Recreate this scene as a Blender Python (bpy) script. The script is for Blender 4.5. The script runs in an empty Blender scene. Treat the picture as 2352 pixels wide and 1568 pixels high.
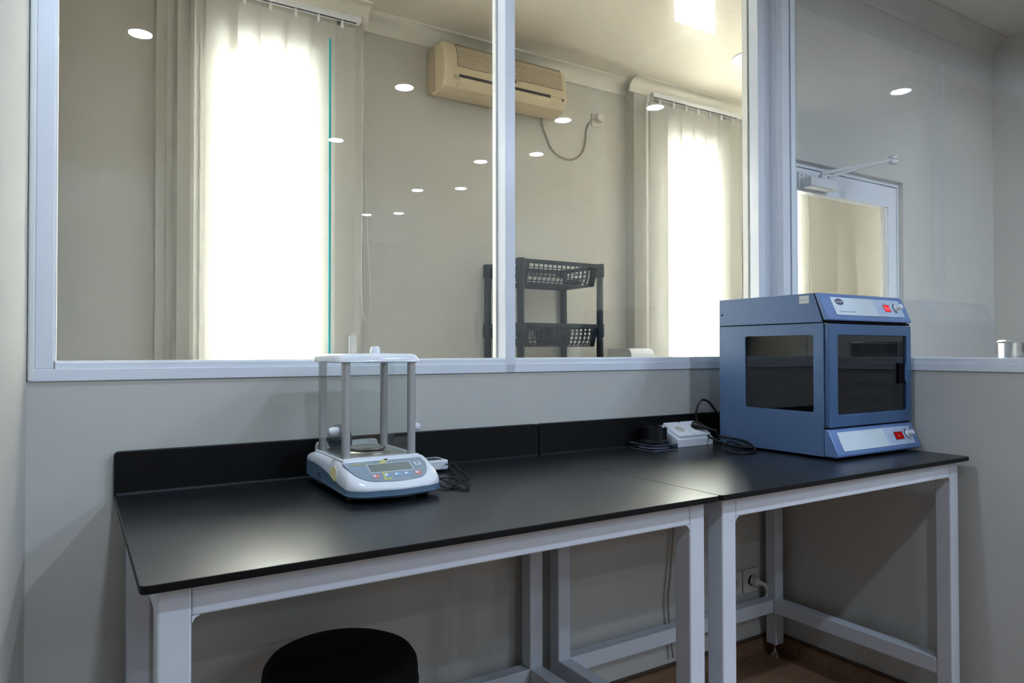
import bpy, bmesh, math, random
from mathutils import Vector, Matrix
random.seed(7)
PI = math.pi
scene = bpy.context.scene
COL = scene.collection

# ------------------------------------------------------------------ camera
cam_d = bpy.data.cameras.new('camera')
cam_d.sensor_fit = 'HORIZONTAL'; cam_d.sensor_width = 36.0
cam_d.lens = 1618.6 / 2352 * 36.0
cam_d.clip_start = 0.02; cam_d.clip_end = 100
cam = bpy.data.objects.new('camera', cam_d); COL.objects.link(cam)
yaw, pitch, roll = 0.556417, 0.014754, -0.001515
fw = Vector((math.sin(yaw)*math.cos(pitch), math.cos(yaw)*math.cos(pitch), math.sin(pitch)))
rt = Vector((math.cos(yaw), -math.sin(yaw), 0)); up = rt.cross(fw)
r2 = rt*math.cos(roll)+up*math.sin(roll); u2 = up*math.cos(roll)-rt*math.sin(roll)
M = Matrix((r2, u2, -fw)).transposed().to_4x4()
M.translation = Vector((-2.5085, -1.9515, 1.2407))
cam.matrix_world = M
scene.camera = cam

# ------------------------------------------------------------------ world and exposure
SKY = 8.0
SUN = 190.0
LAMP = 380.0
world = bpy.data.worlds.new('daylight'); scene.world = world
world.use_nodes = True
bg = world.node_tree.nodes['Background']
bg.inputs[0].default_value = (1.0, 0.965, 0.90, 1); bg.inputs[1].default_value = SKY
sun_d = bpy.data.lights.new('sun', 'SUN'); sun_d.energy = SUN; sun_d.angle = math.radians(1.0); sun_d.color = (1.0, .965, .90)
sun = bpy.data.objects.new('sun', sun_d); COL.objects.link(sun)
sun.rotation_euler = Vector((-.03, -math.cos(math.radians(20)), -math.sin(math.radians(20)))).to_track_quat('-Z', 'Y').to_euler()
sun.location = (0, 8, 6)
vs = scene.view_settings
vs.view_transform = 'Standard'; vs.look = 'None'; vs.gamma = 1.0; vs.use_curve_mapping = False
vs.exposure = 0.0
scene.cycles.sample_clamp_indirect = 0.0
scene.cycles.use_light_tree=False; scene.cycles.max_bounces = 8; scene.cycles.diffuse_bounces = 3; scene.cycles.glossy_bounces = 4
scene.cycles.adaptive_threshold = 0.03

# ------------------------------------------------------------------ materials
MATS = {}
def pmat(name, col, rough=.5, metal=0., spec=.5, noise=0., nscale=8., bump=0., bscale=60., coat=0., coat_rough=.05,
         stretch=(1,1,1), emit=None, estr=0.):
    m = bpy.data.materials.new(name); m.use_nodes = True
    nt = m.node_tree; b = nt.nodes['Principled BSDF']
    b.inputs['Roughness'].default_value = rough; b.inputs['Metallic'].default_value = metal
    b.inputs['Specular IOR Level'].default_value = spec
    b.inputs['Coat Weight'].default_value = coat; b.inputs['Coat Roughness'].default_value = coat_rough
    tc = nt.nodes.new('ShaderNodeTexCoord'); mp = nt.nodes.new('ShaderNodeMapping')
    mp.inputs['Scale'].default_value = stretch
    nt.links.new(tc.outputs['Object'], mp.inputs[0])
    n = nt.nodes.new('ShaderNodeTexNoise'); n.inputs['Scale'].default_value = nscale; n.inputs['Detail'].default_value = 1
    nt.links.new(mp.outputs[0], n.inputs['Vector'])
    r = nt.nodes.new('ShaderNodeValToRGB')
    c0 = [max(0, c*(1-noise)) for c in col]; c1 = [min(1, c*(1+noise)) for c in col]
    r.color_ramp.elements[0].color = (*c0, 1); r.color_ramp.elements[1].color = (*c1, 1)
    r.color_ramp.elements[0].position = .3; r.color_ramp.elements[1].position = .7
    nt.links.new(n.outputs['Fac'], r.inputs[0]); nt.links.new(r.outputs[0], b.inputs['Base Color'])
    if bump:
        n2 = nt.nodes.new('ShaderNodeTexNoise'); n2.inputs['Scale'].default_value = bscale; n2.inputs['Detail'].default_value = 1
        nt.links.new(mp.outputs[0], n2.inputs['Vector'])
        bp = nt.nodes.new('ShaderNodeBump'); bp.inputs['Strength'].default_value = bump; bp.inputs['Distance'].default_value = .002
        nt.links.new(n2.outputs['Fac'], bp.inputs['Height']); nt.links.new(bp.outputs[0], b.inputs['Normal'])
    if emit:
        b.inputs['Emission Color'].default_value = (*emit, 1); b.inputs['Emission Strength'].default_value = estr
    MATS[name] = m
    return m

def glass(name, tint, f0=.04):
    """thin clear sheet: straight-through transmission with a Schlick mirror term"""
    m = bpy.data.materials.new(name); m.use_nodes = True
    nt = m.node_tree; nt.nodes.clear()
    o = nt.nodes.new('ShaderNodeOutputMaterial'); mix = nt.nodes.new('ShaderNodeMixShader')
    t = nt.nodes.new('ShaderNodeBsdfTransparent'); t.inputs[0].default_value = (*tint, 1)
    g = nt.nodes.new('ShaderNodeBsdfGlossy'); g.inputs['Roughness'].default_value = .0
    g.inputs['Color'].default_value = (1, 1, 1, 1)
    lw = nt.nodes.new('ShaderNodeLayerWeight'); lw.inputs[0].default_value = .5
    p = nt.nodes.new('ShaderNodeMath'); p.operation = 'POWER'; p.inputs[1].default_value = 5
    a = nt.nodes.new('ShaderNodeMath'); a.operation = 'MULTIPLY_ADD'; a.inputs[1].default_value = 1-f0; a.inputs[2].default_value = f0
    nt.links.new(lw.outputs['Facing'], p.inputs[0]); nt.links.new(p.outputs[0], a.inputs[0])
    nt.links.new(a.outputs[0], mix.inputs[0]); nt.links.new(t.outputs[0], mix.inputs[1]); nt.links.new(g.outputs[0], mix.inputs[2])
    nt.links.new(mix.outputs[0], o.inputs[0])
    MATS[name] = m
    return m

def fabric(name, col, trans):
    m = bpy.data.materials.new(name); m.use_nodes = True
    nt = m.node_tree; nt.nodes.clear()
    o = nt.nodes.new('ShaderNodeOutputMaterial'); mix = nt.nodes.new('ShaderNodeMixShader')
    d = nt.nodes.new('ShaderNodeBsdfDiffuse'); t = nt.nodes.new('ShaderNodeBsdfTranslucent')
    tc = nt.nodes.new('ShaderNodeTexCoord'); mp = nt.nodes.new('ShaderNodeMapping'); mp.inputs['Scale'].default_value = (400, 400, 12)
    n = nt.nodes.new('ShaderNodeTexNoise'); n.inputs['Scale'].default_value = 1.0
    r = nt.nodes.new('ShaderNodeValToRGB')
    r.color_ramp.elements[0].color = (*[c*.95 for c in col], 1); r.color_ramp.elements[1].color = (*col, 1)
    nt.links.new(tc.outputs['Object'], mp.inputs[0]); nt.links.new(mp.outputs[0], n.inputs['Vector']); nt.links.new(n.outputs['Fac'], r.inputs[0])
    nt.links.new(r.outputs[0], d.inputs[0]); nt.links.new(r.outputs[0], t.inputs[0])
    mix.inputs[0].default_value = trans
    nt.links.new(d.outputs[0], mix.inputs[1]); nt.links.new(t.outputs[0], mix.inputs[2]); nt.links.new(mix.outputs[0], o.inputs[0])
    MATS[name] = m
    return m

def woodmat(name, c0, c1, rough=.4):
    m = bpy.data.materials.new(name); m.use_nodes = True
    nt = m.node_tree; b = nt.nodes['Principled BSDF']; b.inputs['Roughness'].default_value = rough
    tc = nt.nodes.new('ShaderNodeTexCoord'); mp = nt.nodes.new('ShaderNodeMapping'); mp.inputs['Scale'].default_value = (1.5, 16, 16)
    oi = nt.nodes.new('ShaderNodeObjectInfo')
    va = nt.nodes.new('ShaderNodeVectorMath'); va.operation = 'ADD'
    cx = nt.nodes.new('ShaderNodeCombineXYZ'); mu = nt.nodes.new('ShaderNodeMath'); mu.operation = 'MULTIPLY'; mu.inputs[1].default_value = 37
    nt.links.new(oi.outputs['Random'], mu.inputs[0]); nt.links.new(mu.outputs[0], cx.inputs[0]); nt.links.new(mu.outputs[0], cx.inputs[2])
    nt.links.new(tc.outputs['Object'], va.inputs[0]); nt.links.new(cx.outputs[0], va.inputs[1]); nt.links.new(va.outputs[0], mp.inputs[0])
    n = nt.nodes.new('ShaderNodeTexNoise'); n.inputs['Scale'].default_value = 1.6; n.inputs['Detail'].default_value = 7; n.inputs['Distortion'].default_value = 1.2
    nt.links.new(mp.outputs[0], n.inputs['Vector'])
    r = nt.nodes.new('ShaderNodeValToRGB'); r.color_ramp.elements[0].color = (*c0, 1); r.color_ramp.elements[1].color = (*c1, 1)
    r.color_ramp.elements[0].position = .3; r.color_ramp.elements[1].position = .72
    nt.links.new(n.outputs['Fac'], r.inputs[0]); nt.links.new(r.outputs[0], b.inputs['Base Color'])
    MATS[name] = m
    return m

def emis(name, col, s):
    m = bpy.data.materials.new(name); m.use_nodes = True
    nt = m.node_tree; nt.nodes.clear()
    o = nt.nodes.new('ShaderNodeOutputMaterial'); e = nt.nodes.new('ShaderNodeEmission')
    e.inputs[0].default_value = (*col, 1); e.inputs[1].default_value = s
    nt.links.new(e.outputs[0], o.inputs[0]); MATS[name] = m
    return m

pmat('wall_paint', (.60, .585, .535), rough=.38, spec=.4, noise=.02, nscale=2)
pmat('ceiling_gloss', (.74, .68, .58), rough=.03, spec=.7, noise=.01, nscale=3)
pmat('wall_matte', (.60, .585, .535), rough=.85, spec=.15, noise=.02, nscale=2)
pmat('ceiling_paint', (.72, .68, .60), rough=.6, noise=.02)
pmat('cornice', (.80, .77, .68), rough=.35, noise=.02)
pmat('frame_white', (.80, .83, .89), rough=.22, spec=.5, noise=.01)
pmat('bead', (.83, .83, .80), rough=.35, noise=.02)
pmat('bench_black', (.0075, .0078, .0085), rough=.32, spec=.62, noise=.3, nscale=30, bump=.03, bscale=400)
pmat('bench_edge', (.004, .004, .004), rough=.5, spec=.22, noise=.2)
pmat('caulk', (.012, .014, .017), rough=.55, spec=.2, noise=.5, nscale=60)
pmat('tube_white', (.72, .75, .80), rough=.38, noise=.02)
pmat('steel', (.55, .55, .54), rough=.25, metal=1, noise=.05)
pmat('steel_brushed', (.62, .60, .57), rough=.3, metal=1, noise=.08, nscale=40, stretch=(1,20,1))
pmat('pot_metal', (.42, .43, .46), rough=.22, metal=1, noise=.08)
pmat('alu_post', (.52, .51, .51), rough=.38, metal=.6, noise=.03)
pmat('bal_white', (.78, .80, .84), rough=.16, spec=.5, noise=.01, coat=.4)
pmat('bal_blue', (.10, .17, .245), rough=.28, noise=.04, nscale=30)
pmat('bal_panel', (.28, .34, .39), rough=.2, noise=.03)
pmat('lcd', (.21, .24, .22), rough=.12, noise=.05, spec=.7)
pmat('lcd_edge', (.62, .66, .66), rough=.3)
pmat('yellow', (.72, .66, .06), rough=.4, noise=.03)
pmat('btn_red', (.75, .22, .2), rough=.35, noise=.05)
pmat('btn_blue', (.20, .36, .58), rough=.35, noise=.05)
pmat('btn_pale', (.72, .74, .76), rough=.35, noise=.05)
pmat('masking_tape', (.72, .63, .34), rough=.7, noise=.06, nscale=60)
pmat('dark_grey', (.055, .065, .08), rough=.5, noise=.15, nscale=40)
pmat('black_plastic', (.008, .008, .009), rough=.32, noise=.2)
pmat('black_rubber', (.006, .006, .006), rough=.45, noise=.2)
pmat('seat_black', (.0035, .0035, .0035), rough=.75, spec=.2, noise=.3, nscale=40, bump=.1, bscale=300)
pmat('inc_blue', (.088, .158, .305), rough=.35, noise=.02, nscale=5, bump=.04, bscale=500)
pmat('inc_blue_light', (.125, .21, .42), rough=.3, noise=.02, nscale=5)
pmat('inc_door', (.052, .115, .235), rough=.32, noise=.02)
pmat('inc_plate', (.60, .67, .72), rough=.3, noise=.01)
pmat('inc_plate_blue', (.46, .54, .70), rough=.3, noise=.01)
pmat('inc_dark', (.018, .02, .024), rough=.5, noise=.1)
pmat('inc_grey', (.30, .31, .36), rough=.45, noise=.05)
pmat('gap_black', (.003, .003, .004), rough=.7, spec=.08)
pmat('print_dark', (.08, .10, .15), rough=.5)
pmat('print_grey', (.30, .33, .38), rough=.5)
pmat('logo_navy', (.025, .04, .085), rough=.35)
pmat('sticker', (.62, .63, .60), rough=.5, noise=.03)
pmat('white_plastic', (.78, .80, .84), rough=.3, noise=.02)
pmat('ivory_plastic', (.70, .66, .58), rough=.4, noise=.03)
pmat('socket_well', (.48, .47, .44), rough=.4, noise=.03)
pmat('ac_beige', (.72, .60, .40), rough=.42, noise=.03, nscale=6)
pmat('ac_gap', (.13, .10, .065), rough=.6)
pmat('ac_beige_dark', (.50, .41, .27), rough=.5, noise=.03)
pmat('ac_slot', (.02, .022, .028), rough=.5)
pmat('logo_red', (.25, .02, .06), rough=.4)
pmat('shelf_plastic', (.011, .016, .023), rough=.5, spec=.3, noise=.15, nscale=25)
pmat('cable_beige', (.38, .34, .27), rough=.5, noise=.05)
pmat('cable_white', (.66, .63, .57), rough=.45, noise=.03)
pmat('teal', (.03, .50, .58), rough=.6)
pmat('chain', (.62, .60, .54), rough=.4)
pmat('closer_white', (.70, .72, .72), rough=.35, noise=.02)
pmat('outside_ground', (.5, .5, .46), rough=.9, noise=.1)
woodmat('plank_wood', (.20, .105, .058), (.33, .19, .11), .38)
woodmat('skirting_wood', (.19, .105, .06), (.30, .17, .10), .4)
pmat('skirting_cap', (.075, .043, .027), rough=.5, noise=.15, nscale=20)
glass('pane', (.985, .99, .985))
glass('shield_glass', (.962, .976, .968))
glass('smoke_glass', (.56, .56, .58), .045)
glass('clear_plastic', (.70, .71, .76), .11)
glass('sky_glass', (.93, .96, .96))
fabric('slat_fabric', (.72, .712, .685), .60)
emis('lamp_emit', (.775, .97, 1.24), LAMP)
emis('led_red', (1.0, .03, .05), .95)
emis('led_red_dim', (.40, .008, .010), .55)
emis('led_digit', (1.0, .33, .36), 1.0)

# ------------------------------------------------------------------ helpers
ORG = {}
def empty(name, loc):
    o = bpy.data.objects.new(name, None); COL.objects.link(o)
    o.location = loc; o.empty_display_size = .05; ORG[o] = Vector(loc)
    return o
def tag(o, label=None, cat=None, group=None, kind=None):
    if label: o['label'] = label
    if cat: o['category'] = cat
    if group: o['group'] = group
    if kind: o['kind'] = kind
    return o
def thing(name, loc, label, cat, group=None):
    return tag(empty(name, loc), label, cat, group)
def obj(name, bm, mat, parent=None, smooth=False, bevel=0, seg=2, auto=None):
    """world-space bmesh -> one mesh object with its origin at its own centre"""
    bmesh.ops.recalc_face_normals(bm, faces=bm.faces)
    vsx = [v.co for v in bm.verts]
    lo = Vector([min(v[i] for v in vsx) for i in range(3)]); hi = Vector([max(v[i] for v in vsx) for i in range(3)])
    c = (lo+hi)/2
    bmesh.ops.translate(bm, verts=bm.verts, vec=-c)
    if smooth:
        for f in bm.faces: f.smooth = True
    me = bpy.data.meshes.new(name); bm.to_mesh(me); bm.free()
    if smooth and auto is None: auto = 35
    if auto and smooth:
        try: me.set_sharp_from_angle(angle=math.radians(auto))
        except Exception: pass
    me.materials.append(MATS[mat] if isinstance(mat, str) else mat)
    o = bpy.data.objects.new(name, me); COL.objects.link(o)
    if parent is not None:
        o.parent = parent; o.location = c-ORG[parent]
    else: o.location = c
    ORG[o] = c
    if bevel:
        md = o.modifiers.new('bevel', 'BEVEL'); md.width = bevel; md.segments = seg; md.limit_method = 'ANGLE'; md.angle_limit = math.radians(40)
    return o
def copy_obj(o, delta, parent=None):
    c = o.copy(); COL.objects.link(c)
    ORG[c] = ORG[o]+Vector(delta)
    if parent is not None: c.parent = parent; c.location = ORG[c]-ORG[parent]
    else: c.location = ORG[c]
    return c
def B(): return bmesh.new()
def box(bm, x0, x1, y0, y1, z0, z1):
    v = [bm.verts.new(p) for p in ((x0,y0,z0),(x1,y0,z0),(x1,y1,z0),(x0,y1,z0),(x0,y0,z1),(x1,y0,z1),(x1,y1,z1),(x0,y1,z1))]
    for q in ((0,3,2,1),(4,5,6,7),(0,1,5,4),(1,2,6,5),(2,3,7,6),(3,0,4,7)): bm.faces.new([v[i] for i in q])
    return bm
def bx(*a): return box(B(), *a)
def ring_faces(bm, a, b, closed=True):
    n = len(a)
    for i in range(n if closed else n-1):
        j = (i+1) % n
        bm.faces.new((a[i], a[j], b[j], b[i]))
def lathe(bm, c, prof, n=32, axis='z', cap=True):
    rings = []
    for r, h in prof:
        ring = []
        for i in range(n):
            a = 2*PI*i/n; u, w = r*math.cos(a), r*math.sin(a)
            p = {'z': (u, w, h), 'y': (u, h, w), 'x': (h, u, w)}[axis]
            ring.append(bm.verts.new(Vector(c)+Vector(p)))
        rings.append(ring)
    for a, b in zip(rings, rings[1:]): ring_faces(bm, a, b)
    if cap:
        bm.faces.new(rings[0]); bm.faces.new(rings[-1])
    return bm
def lathe_dir(bm, c, d, prof, n=24):
    q = Vector(d).normalized().to_track_quat('Z', 'Y').to_matrix()
    rings = []
    for r, h in prof:
        rings.append([bm.verts.new(Vector(c)+q @ Vector((r*math.cos(2*PI*i/n), r*math.sin(2*PI*i/n), h))) for i in range(n)])
    for a, b in zip(rings, rings[1:]): ring_faces(bm, a, b)
    bm.faces.new(rings[0]); bm.faces.new(rings[-1])
    return bm
def spline(pts, k=8):
    P = [Vector(p) for p in pts]; P = [P[0]*2-P[1]]+P+[P[-1]*2-P[-2]]
    out = []
    for i in range(1, len(P)-2):
        a, b, c, d = P[i-1:i+3]
        for s in range(k):
            t = s/k
            out.append(.5*((2*b)+(c-a)*t+(2*a-5*b+4*c-d)*t*t+(3*b-a-3*c+d)*t**3))
    out.append(P[-2])
    return out
def tube(bm, pts, r, n=10):
    P = [Vector(p) for p in pts]; rings = []; prev = None
    for i, p in enumerate(P):
        t = (P[min(i+1, len(P)-1)]-P[max(i-1, 0)]).normalized()
        if prev is None:
            a = t.orthogonal().normalized()
        else:
            a = (prev-t*prev.dot(t)).normalized()
        prev = a; b = t.cross(a)
        rings.append([bm.verts.new(p+(a*math.cos(2*PI*k/n)+b*math.sin(2*PI*k/n))*r) for k in range(n)])
    for x, y in zip(rings, rings[1:]): ring_faces(bm, x, y)
    bm.faces.new(rings[0]); bm.faces.new(rings[-1])
    return bm
def prism_x(bm, prof, x0, x1):
    a = [bm.verts.new((x0, y, z)) for y, z in prof]; b = [bm.verts.new((x1, y, z)) for y, z in prof]
    ring_faces(bm, a, b); bm.faces.new(a); bm.faces.new(b)
    return bm
def prism_y(bm, prof, y0, y1):
    a = [bm.verts.new((x, y0, z)) for x, z in prof]; b = [bm.verts.new((x, y1, z)) for x, z in prof]
    ring_faces(bm, a, b); bm.faces.new(a); bm.faces.new(b)
    return bm
def prism_z(bm, prof, z0, z1):
    a = [bm.verts.new((x, y, z0)) for x, y in prof]; b = [bm.verts.new((x, y, z1)) for x, y in prof]
    ring_faces(bm, a, b); bm.faces.new(a); bm.faces.new(b)
    return bm
def rrect(u0, u1, v0, v1, r, n=6):
    pts = []
    for cu, cv, a0 in ((u1-r, v1-r, 0), (u0+r, v1-r, 90), (u0+r, v0+r, 180), (u1-r, v0+r, 270)):
        for i in range(n+1):
            a = math.radians(a0+90*i/n); pts.append((cu+r*math.cos(a), cv+r*math.sin(a)))
    return pts
def frame_plate(bm, outer, inner, w0, w1, fn):
    """plate with a hole; outer/inner are equally long point loops, fn(u,v,w)->xyz"""
    L = [[bm.verts.new(fn(u, v, w)) for u, v in loop] for loop, w in ((outer, w0), (inner, w0), (inner, w1), (outer, w1))]
    for a, b in zip(L, L[1:]+L[:1]): ring_faces(bm, a, b)
    return bm
def slab_uv(bm, loop, w0, w1, fn):
    a = [bm.verts.new(fn(u, v, w0)) for u, v in loop]; b = [bm.verts.new(fn(u, v, w1)) for u, v in loop]
    ring_faces(bm, a, b); bm.faces.new(a); bm.faces.new(b)
    return bm
def plane_fn(o, ex, ey):
    o, ex, ey = Vector(o), Vector(ex).normalized(), Vector(ey).normalized(); en = ex.cross(ey)
    return lambda u, v, w: o+ex*u+ey*v+en*w
def text(bm, s, size, fn, u, v, w=.0004, align='LEFT', shear=0.):
    cu = bpy.data.curves.new('t', 'FONT'); cu.body = s; cu.size = size; cu.align_x = align; cu.shear = shear
    to = bpy.data.objects.new('t', cu); COL.objects.link(to)
    dg = bpy.context.evaluated_depsgraph_get(); me = to.evaluated_get(dg).to_mesh()
    vv = [bm.verts.new(fn(u+p.co.x, v+p.co.y, w)) for p in me.vertices]
    for f in me.polygons:
        try: bm.faces.new([vv[i] for i in f.vertices])
        except ValueError: pass
    to.to_mesh_clear() if hasattr(to, 'to_mesh_clear') else None
    bpy.data.objects.remove(to); bpy.data.curves.remove(cu)
    return bm
def struct(name, bm, mat, label, cat, **k):
    return tag(obj(name, bm, mat, **k), label, cat, kind='structure')

# ================================================================== ROOM SHELL
ZC = 3.05
# --- floor with planks
fl = struct('floor', bx(-5.6, 3.2, -9.1, 1.9, -.1, -.008), 'plank_wood', 'brown wood plank floor under the benches', 'floor')
pl = None
PW, PL = .18, .95
for i in range(7):
    for j in range(-1, 4):
        x0 = -2.6+j*PL+(.31*i) % PL; x1 = min(x0+PL-.002, -.002); x0 = max(x0, -2.6)
        if x1-x0 < .05: continue
        y1 = -.002-i*PW
        obj('plank', bx(x0, x1, y1-PW+.002, y1, -.008, 0), 'plank_wood', fl)
# --- camera-room walls
bm = B(); box(bm, -2.6, 0, 0, .08, 0, 1.174); box(bm, -2.6, 0, 0, .08, 2.80, ZC); box(bm, -5.5, -2.6, 0, .08, 0, ZC)
struct('wall_back', bm, 'wall_paint', 'cream painted partition wall behind the black benches', 'wall')
bm = B(); box(bm, 0, .08, -1.12, .08, 0, 1.174); box(bm, 0, .08, -1.12, .08, 2.80, ZC); box(bm, 0, .08, -1.17, -1.12, 0, ZC)
struct('wall_right', bm, 'wall_paint', 'cream partition wall under the right window', 'wall')
struct('wall_left', bx(-2.70, -2.6, -.95, 0, 0, ZC), 'wall_matte', 'narrow strip of cream wall at the left edge', 'wall')
struct('wall_west', bx(-5.6, -5.5, -9, .08, 0, ZC), 'wall_paint', 'cream wall closing the lab on the far left, out of view', 'wall')
struct('wall_south', bx(-5.6, 2.15, -9.1, -9, 0, ZC), 'wall_paint', 'cream wall behind the camera', 'wall')
struct('wall_east', bx(2.05, 2.15, -9, .05, 0, ZC), 'wall_paint', 'cream side wall of the room behind the right window', 'wall')
bm = B(); box(bm, .08, .15, .05, .16, 0, ZC); box(bm, 1.10, 3.1, .05, .16, 0, ZC); box(bm, .15, 1.10, .05, .16, 2.105, ZC)
struct('wall_doorway', bm, 'wall_paint', 'cream wall with the glazed door, seen through the right window', 'wall')
# --- back room walls with bump-outs round the two tall windows and an added third one
YW, YB, YO = 1.665, 1.58, 1.80
W1 = (-1.922, -1.500, 1.12, 2.73); W2 = (.936, 1.386, 1.12, 2.71)
BP1 = (-2.2, -1.235); BP2 = (.645, 1.69); BP_ADDED = (1.76, 2.37); W_ADDED = (1.86, 2.28, 1.12, 2.72)  # third pier and window added, unseen, to brighten the back room's right side
def windowed(bm, x0, x1, w, y0):
    box(bm, x0, w[0], y0, YO, 0, ZC); box(bm, w[1], x1, y0, YO, 0, ZC)
    box(bm, w[0], w[1], y0, YO, 0, w[2]); box(bm, w[0], w[1], y0, YO, w[3], ZC)
bm = B()
box(bm, -2.7, BP1[0], YW, YO, 0, ZC); box(bm, BP1[1], BP2[0], YW, YO, 0, ZC); box(bm, BP2[1], BP_ADDED[0], YW, YO, 0, ZC); box(bm, BP_ADDED[1], 3.1, YW, YO, 0, ZC)
windowed(bm, *BP1, W1, YB); windowed(bm, *BP2, W2, YB); windowed(bm, *BP_ADDED, W_ADDED, YB)
struct('wall_far', bm, 'wall_paint', 'far cream wall of the back room with window piers', 'wall')
struct('wall_back_left', bx(-2.7, -2.6, .08, YW, 0, ZC), 'wall_paint', 'left cream wall of the back room', 'wall')
struct('wall_back_right', bx(3.0, 3.1, .16, YW, 0, ZC), 'wall_paint', 'right cream wall of the back room, seen through the door glass', 'wall')
# --- ceilings
bm = B(); box(bm, -5.6, 2.15, -9.1, .04, ZC, ZC+.1); box(bm, 2.15, 3.1, -.5, .1, ZC, ZC+.1); box(bm, -5.6, -2.65, .04, .1, ZC, ZC+.1); box(bm, .08, 2.15, .04, .105, ZC, ZC+.1)
struct('ceiling', bm, 'ceiling_paint', 'off-white ceiling over the lab', 'ceiling')
bm = B(); box(bm, -2.65, .08, .04, YO, ZC, ZC+.1); box(bm, .08, 3.1, .105, YO, ZC, ZC+.1)
struct('ceiling', bm, 'ceiling_gloss', 'glossy beige ceiling of the back room', 'ceiling')
# --- cornices
def cornice_prof(y, d, h):      # (y,z) profile against a wall face at y, room towards -y
    P = [(y, ZC), (y-d, ZC), (y-d, ZC-.012)]
    for i in range(7):
        a = i/6*PI/2
        P.append((y-d+.012+(d-.024)*math.sin(a)*.98, ZC-.012-(h-.03)*(1-math.cos(a))))
    P += [(y-.008, ZC-h), (y, ZC-h)]
    return P
bm = B(); prism_x(bm, cornice_prof(YW, .09, .085), -2.6, 3.0)
struct('trim_1', bm, 'cornice', 'cream cove moulding along the far wall of the back room', 'moulding', smooth=True)
for n, (a, b_), wd_ in (('trim_2', BP1, 'left'), ('trim_3', BP2, 'right'), ('trim_added', BP_ADDED, 'added unseen third')):
    bm = B(); prism_x(bm, cornice_prof(YB, .085, .085), a-.045, b_+.03)
    struct(n, bm, 'cornice', 'cream cove moulding above the %s window pier' % wd_, 'moulding', smooth=True)
bm = B(); prism_x(bm, cornice_prof(.05, .085, .105), .08, 2.05)
struct('trim_4', bm, 'wall_paint', 'cove moulding above the glazed door wall', 'moulding', smooth=True)
# --- skirting
sk = struct('baseboard_back', bx(-2.6, -.012, -.011, 0, 0, .062), 'skirting_wood', 'brown wood skirting along the back wall', 'skirting')
obj('cap', bx(-2.6, -.014, -.014, 0, .062, .072), 'skirting_cap', sk)
sk = struct('baseboard_right', bx(-.011, 0, -1.17, -.012, 0, .062), 'skirting_wood', 'brown wood skirting along the right wall', 'skirting')
obj('cap', bx(-.014, 0, -1.17, -.014, .062, .072), 'skirting_cap', sk)

# ================================================================== INTERIOR WINDOWS
ZG = 1.218           # glass bottom
w1 = tag(empty('window_1', (-1.3, .03, 1.174)), 'long white aluminium framed window above the benches', 'window', kind='structure')
def part(n, bm, m, p, **k): return obj(n, bm, m, p, **k)
part('bottom_rail', bx(-2.595, -.0, -.005, .074, 1.174, 1.2025), 'frame_white', w1, bevel=.0015)
part('glazing_rail', bx(-2.545, -.0845, -.001, .072, 1.2025, 1.217), 'frame_white', w1, bevel=.001)
part('glazing_bead', bx(-2.545, -.0845, .004, .070, 1.217, 1.221), 'bead', w1)
bm = B(); box(bm, -2.584, -2.548, -.004, .074, 1.2025, 2.80); part('stile', bm, 'frame_white', w1, bevel=.002)
part('edge_bead', bx(-2.598, -2.584, -.006, .02, 1.174, 2.80), 'bead', w1, bevel=.004)
part('glazing_bead', bx(-2.548, -2.5435, .010, .070, 1.221, 2.80), 'bead', w1)
part('mullion', bx(-1.322, -1.284, -.005, .044, 1.174, 2.80), 'frame_white', w1, bevel=.0015)
part('mullion_stop', bx(-1.326, -1.284, .050, .072, 1.221, 2.80), 'bead', w1, bevel=.001)
part('stile', bx(-.0845, -.0, -.005, .0405, 1.2025, 2.80), 'frame_white', w1, bevel=.0015)
part('stile_groove', bx(-.042, -.036, -.008, 0, 1.2025, 2.80), 'frame_white', w1)
part('stile_stop', bx(-.0885, -.0, .047, .074, 1.221, 2.80), 'bead', w1, bevel=.001)
part('top_rail', bx(-2.595, 0, -.005, .074, 2.76, 2.80), 'frame_white', w1)
part('pane', bx(-2.545, -1.322, .0445, .0495, 1.22, 2.78), 'pane', w1)
part('pane', bx(-1.284, -.0845, .0425, .0465, 1.22, 2.78), 'pane', w1)
w2 = tag(empty('window_2', (.03, -.65, 1.174)), 'white aluminium framed window at the right beside the blue incubator', 'window', kind='structure')
part('bottom_rail', bx(-.005, .074, -1.12, -.0052, 1.174, 1.2005), 'frame_white', w2, bevel=.0015)
part('glazing_rail', bx(-.001, .072, -1.12, -.0645, 1.2005, 1.217), 'frame_white', w2, bevel=.001)
part('glazing_bead', bx(.004, .070, -1.12, -.0645, 1.217, 1.2195), 'bead', w2)
part('stile', bx(-.005, .041, -.0645, -.0052, 1.2005, 2.80), 'frame_white', w2, bevel=.0015)
part('stile_stop', bx(.047, .074, -.0685, -.004, 1.2195, 2.80), 'frame_white', w2, bevel=.001)
part('stile_groove', bx(-.008, 0, -.036, -.030, 1.2005, 2.80), 'frame_white', w2)
part('stile', bx(-.005, .074, -1.12, -1.08, 1.2005, 2.80), 'frame_white', w2)
part('top_rail', bx(-.005, .074, -1.12, 0, 2.76, 2.80), 'frame_white', w2)
part('pane', bx(.042, .046, -1.085, -.064, 1.2185, 2.78), 'pane', w2)
# white aluminium corner post filling the wall corner
struct('trim_5', bx(.0, .08, .0, .08, 1.174, 2.80), 'frame_white', 'white corner post between the two interior windows', 'post')
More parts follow.
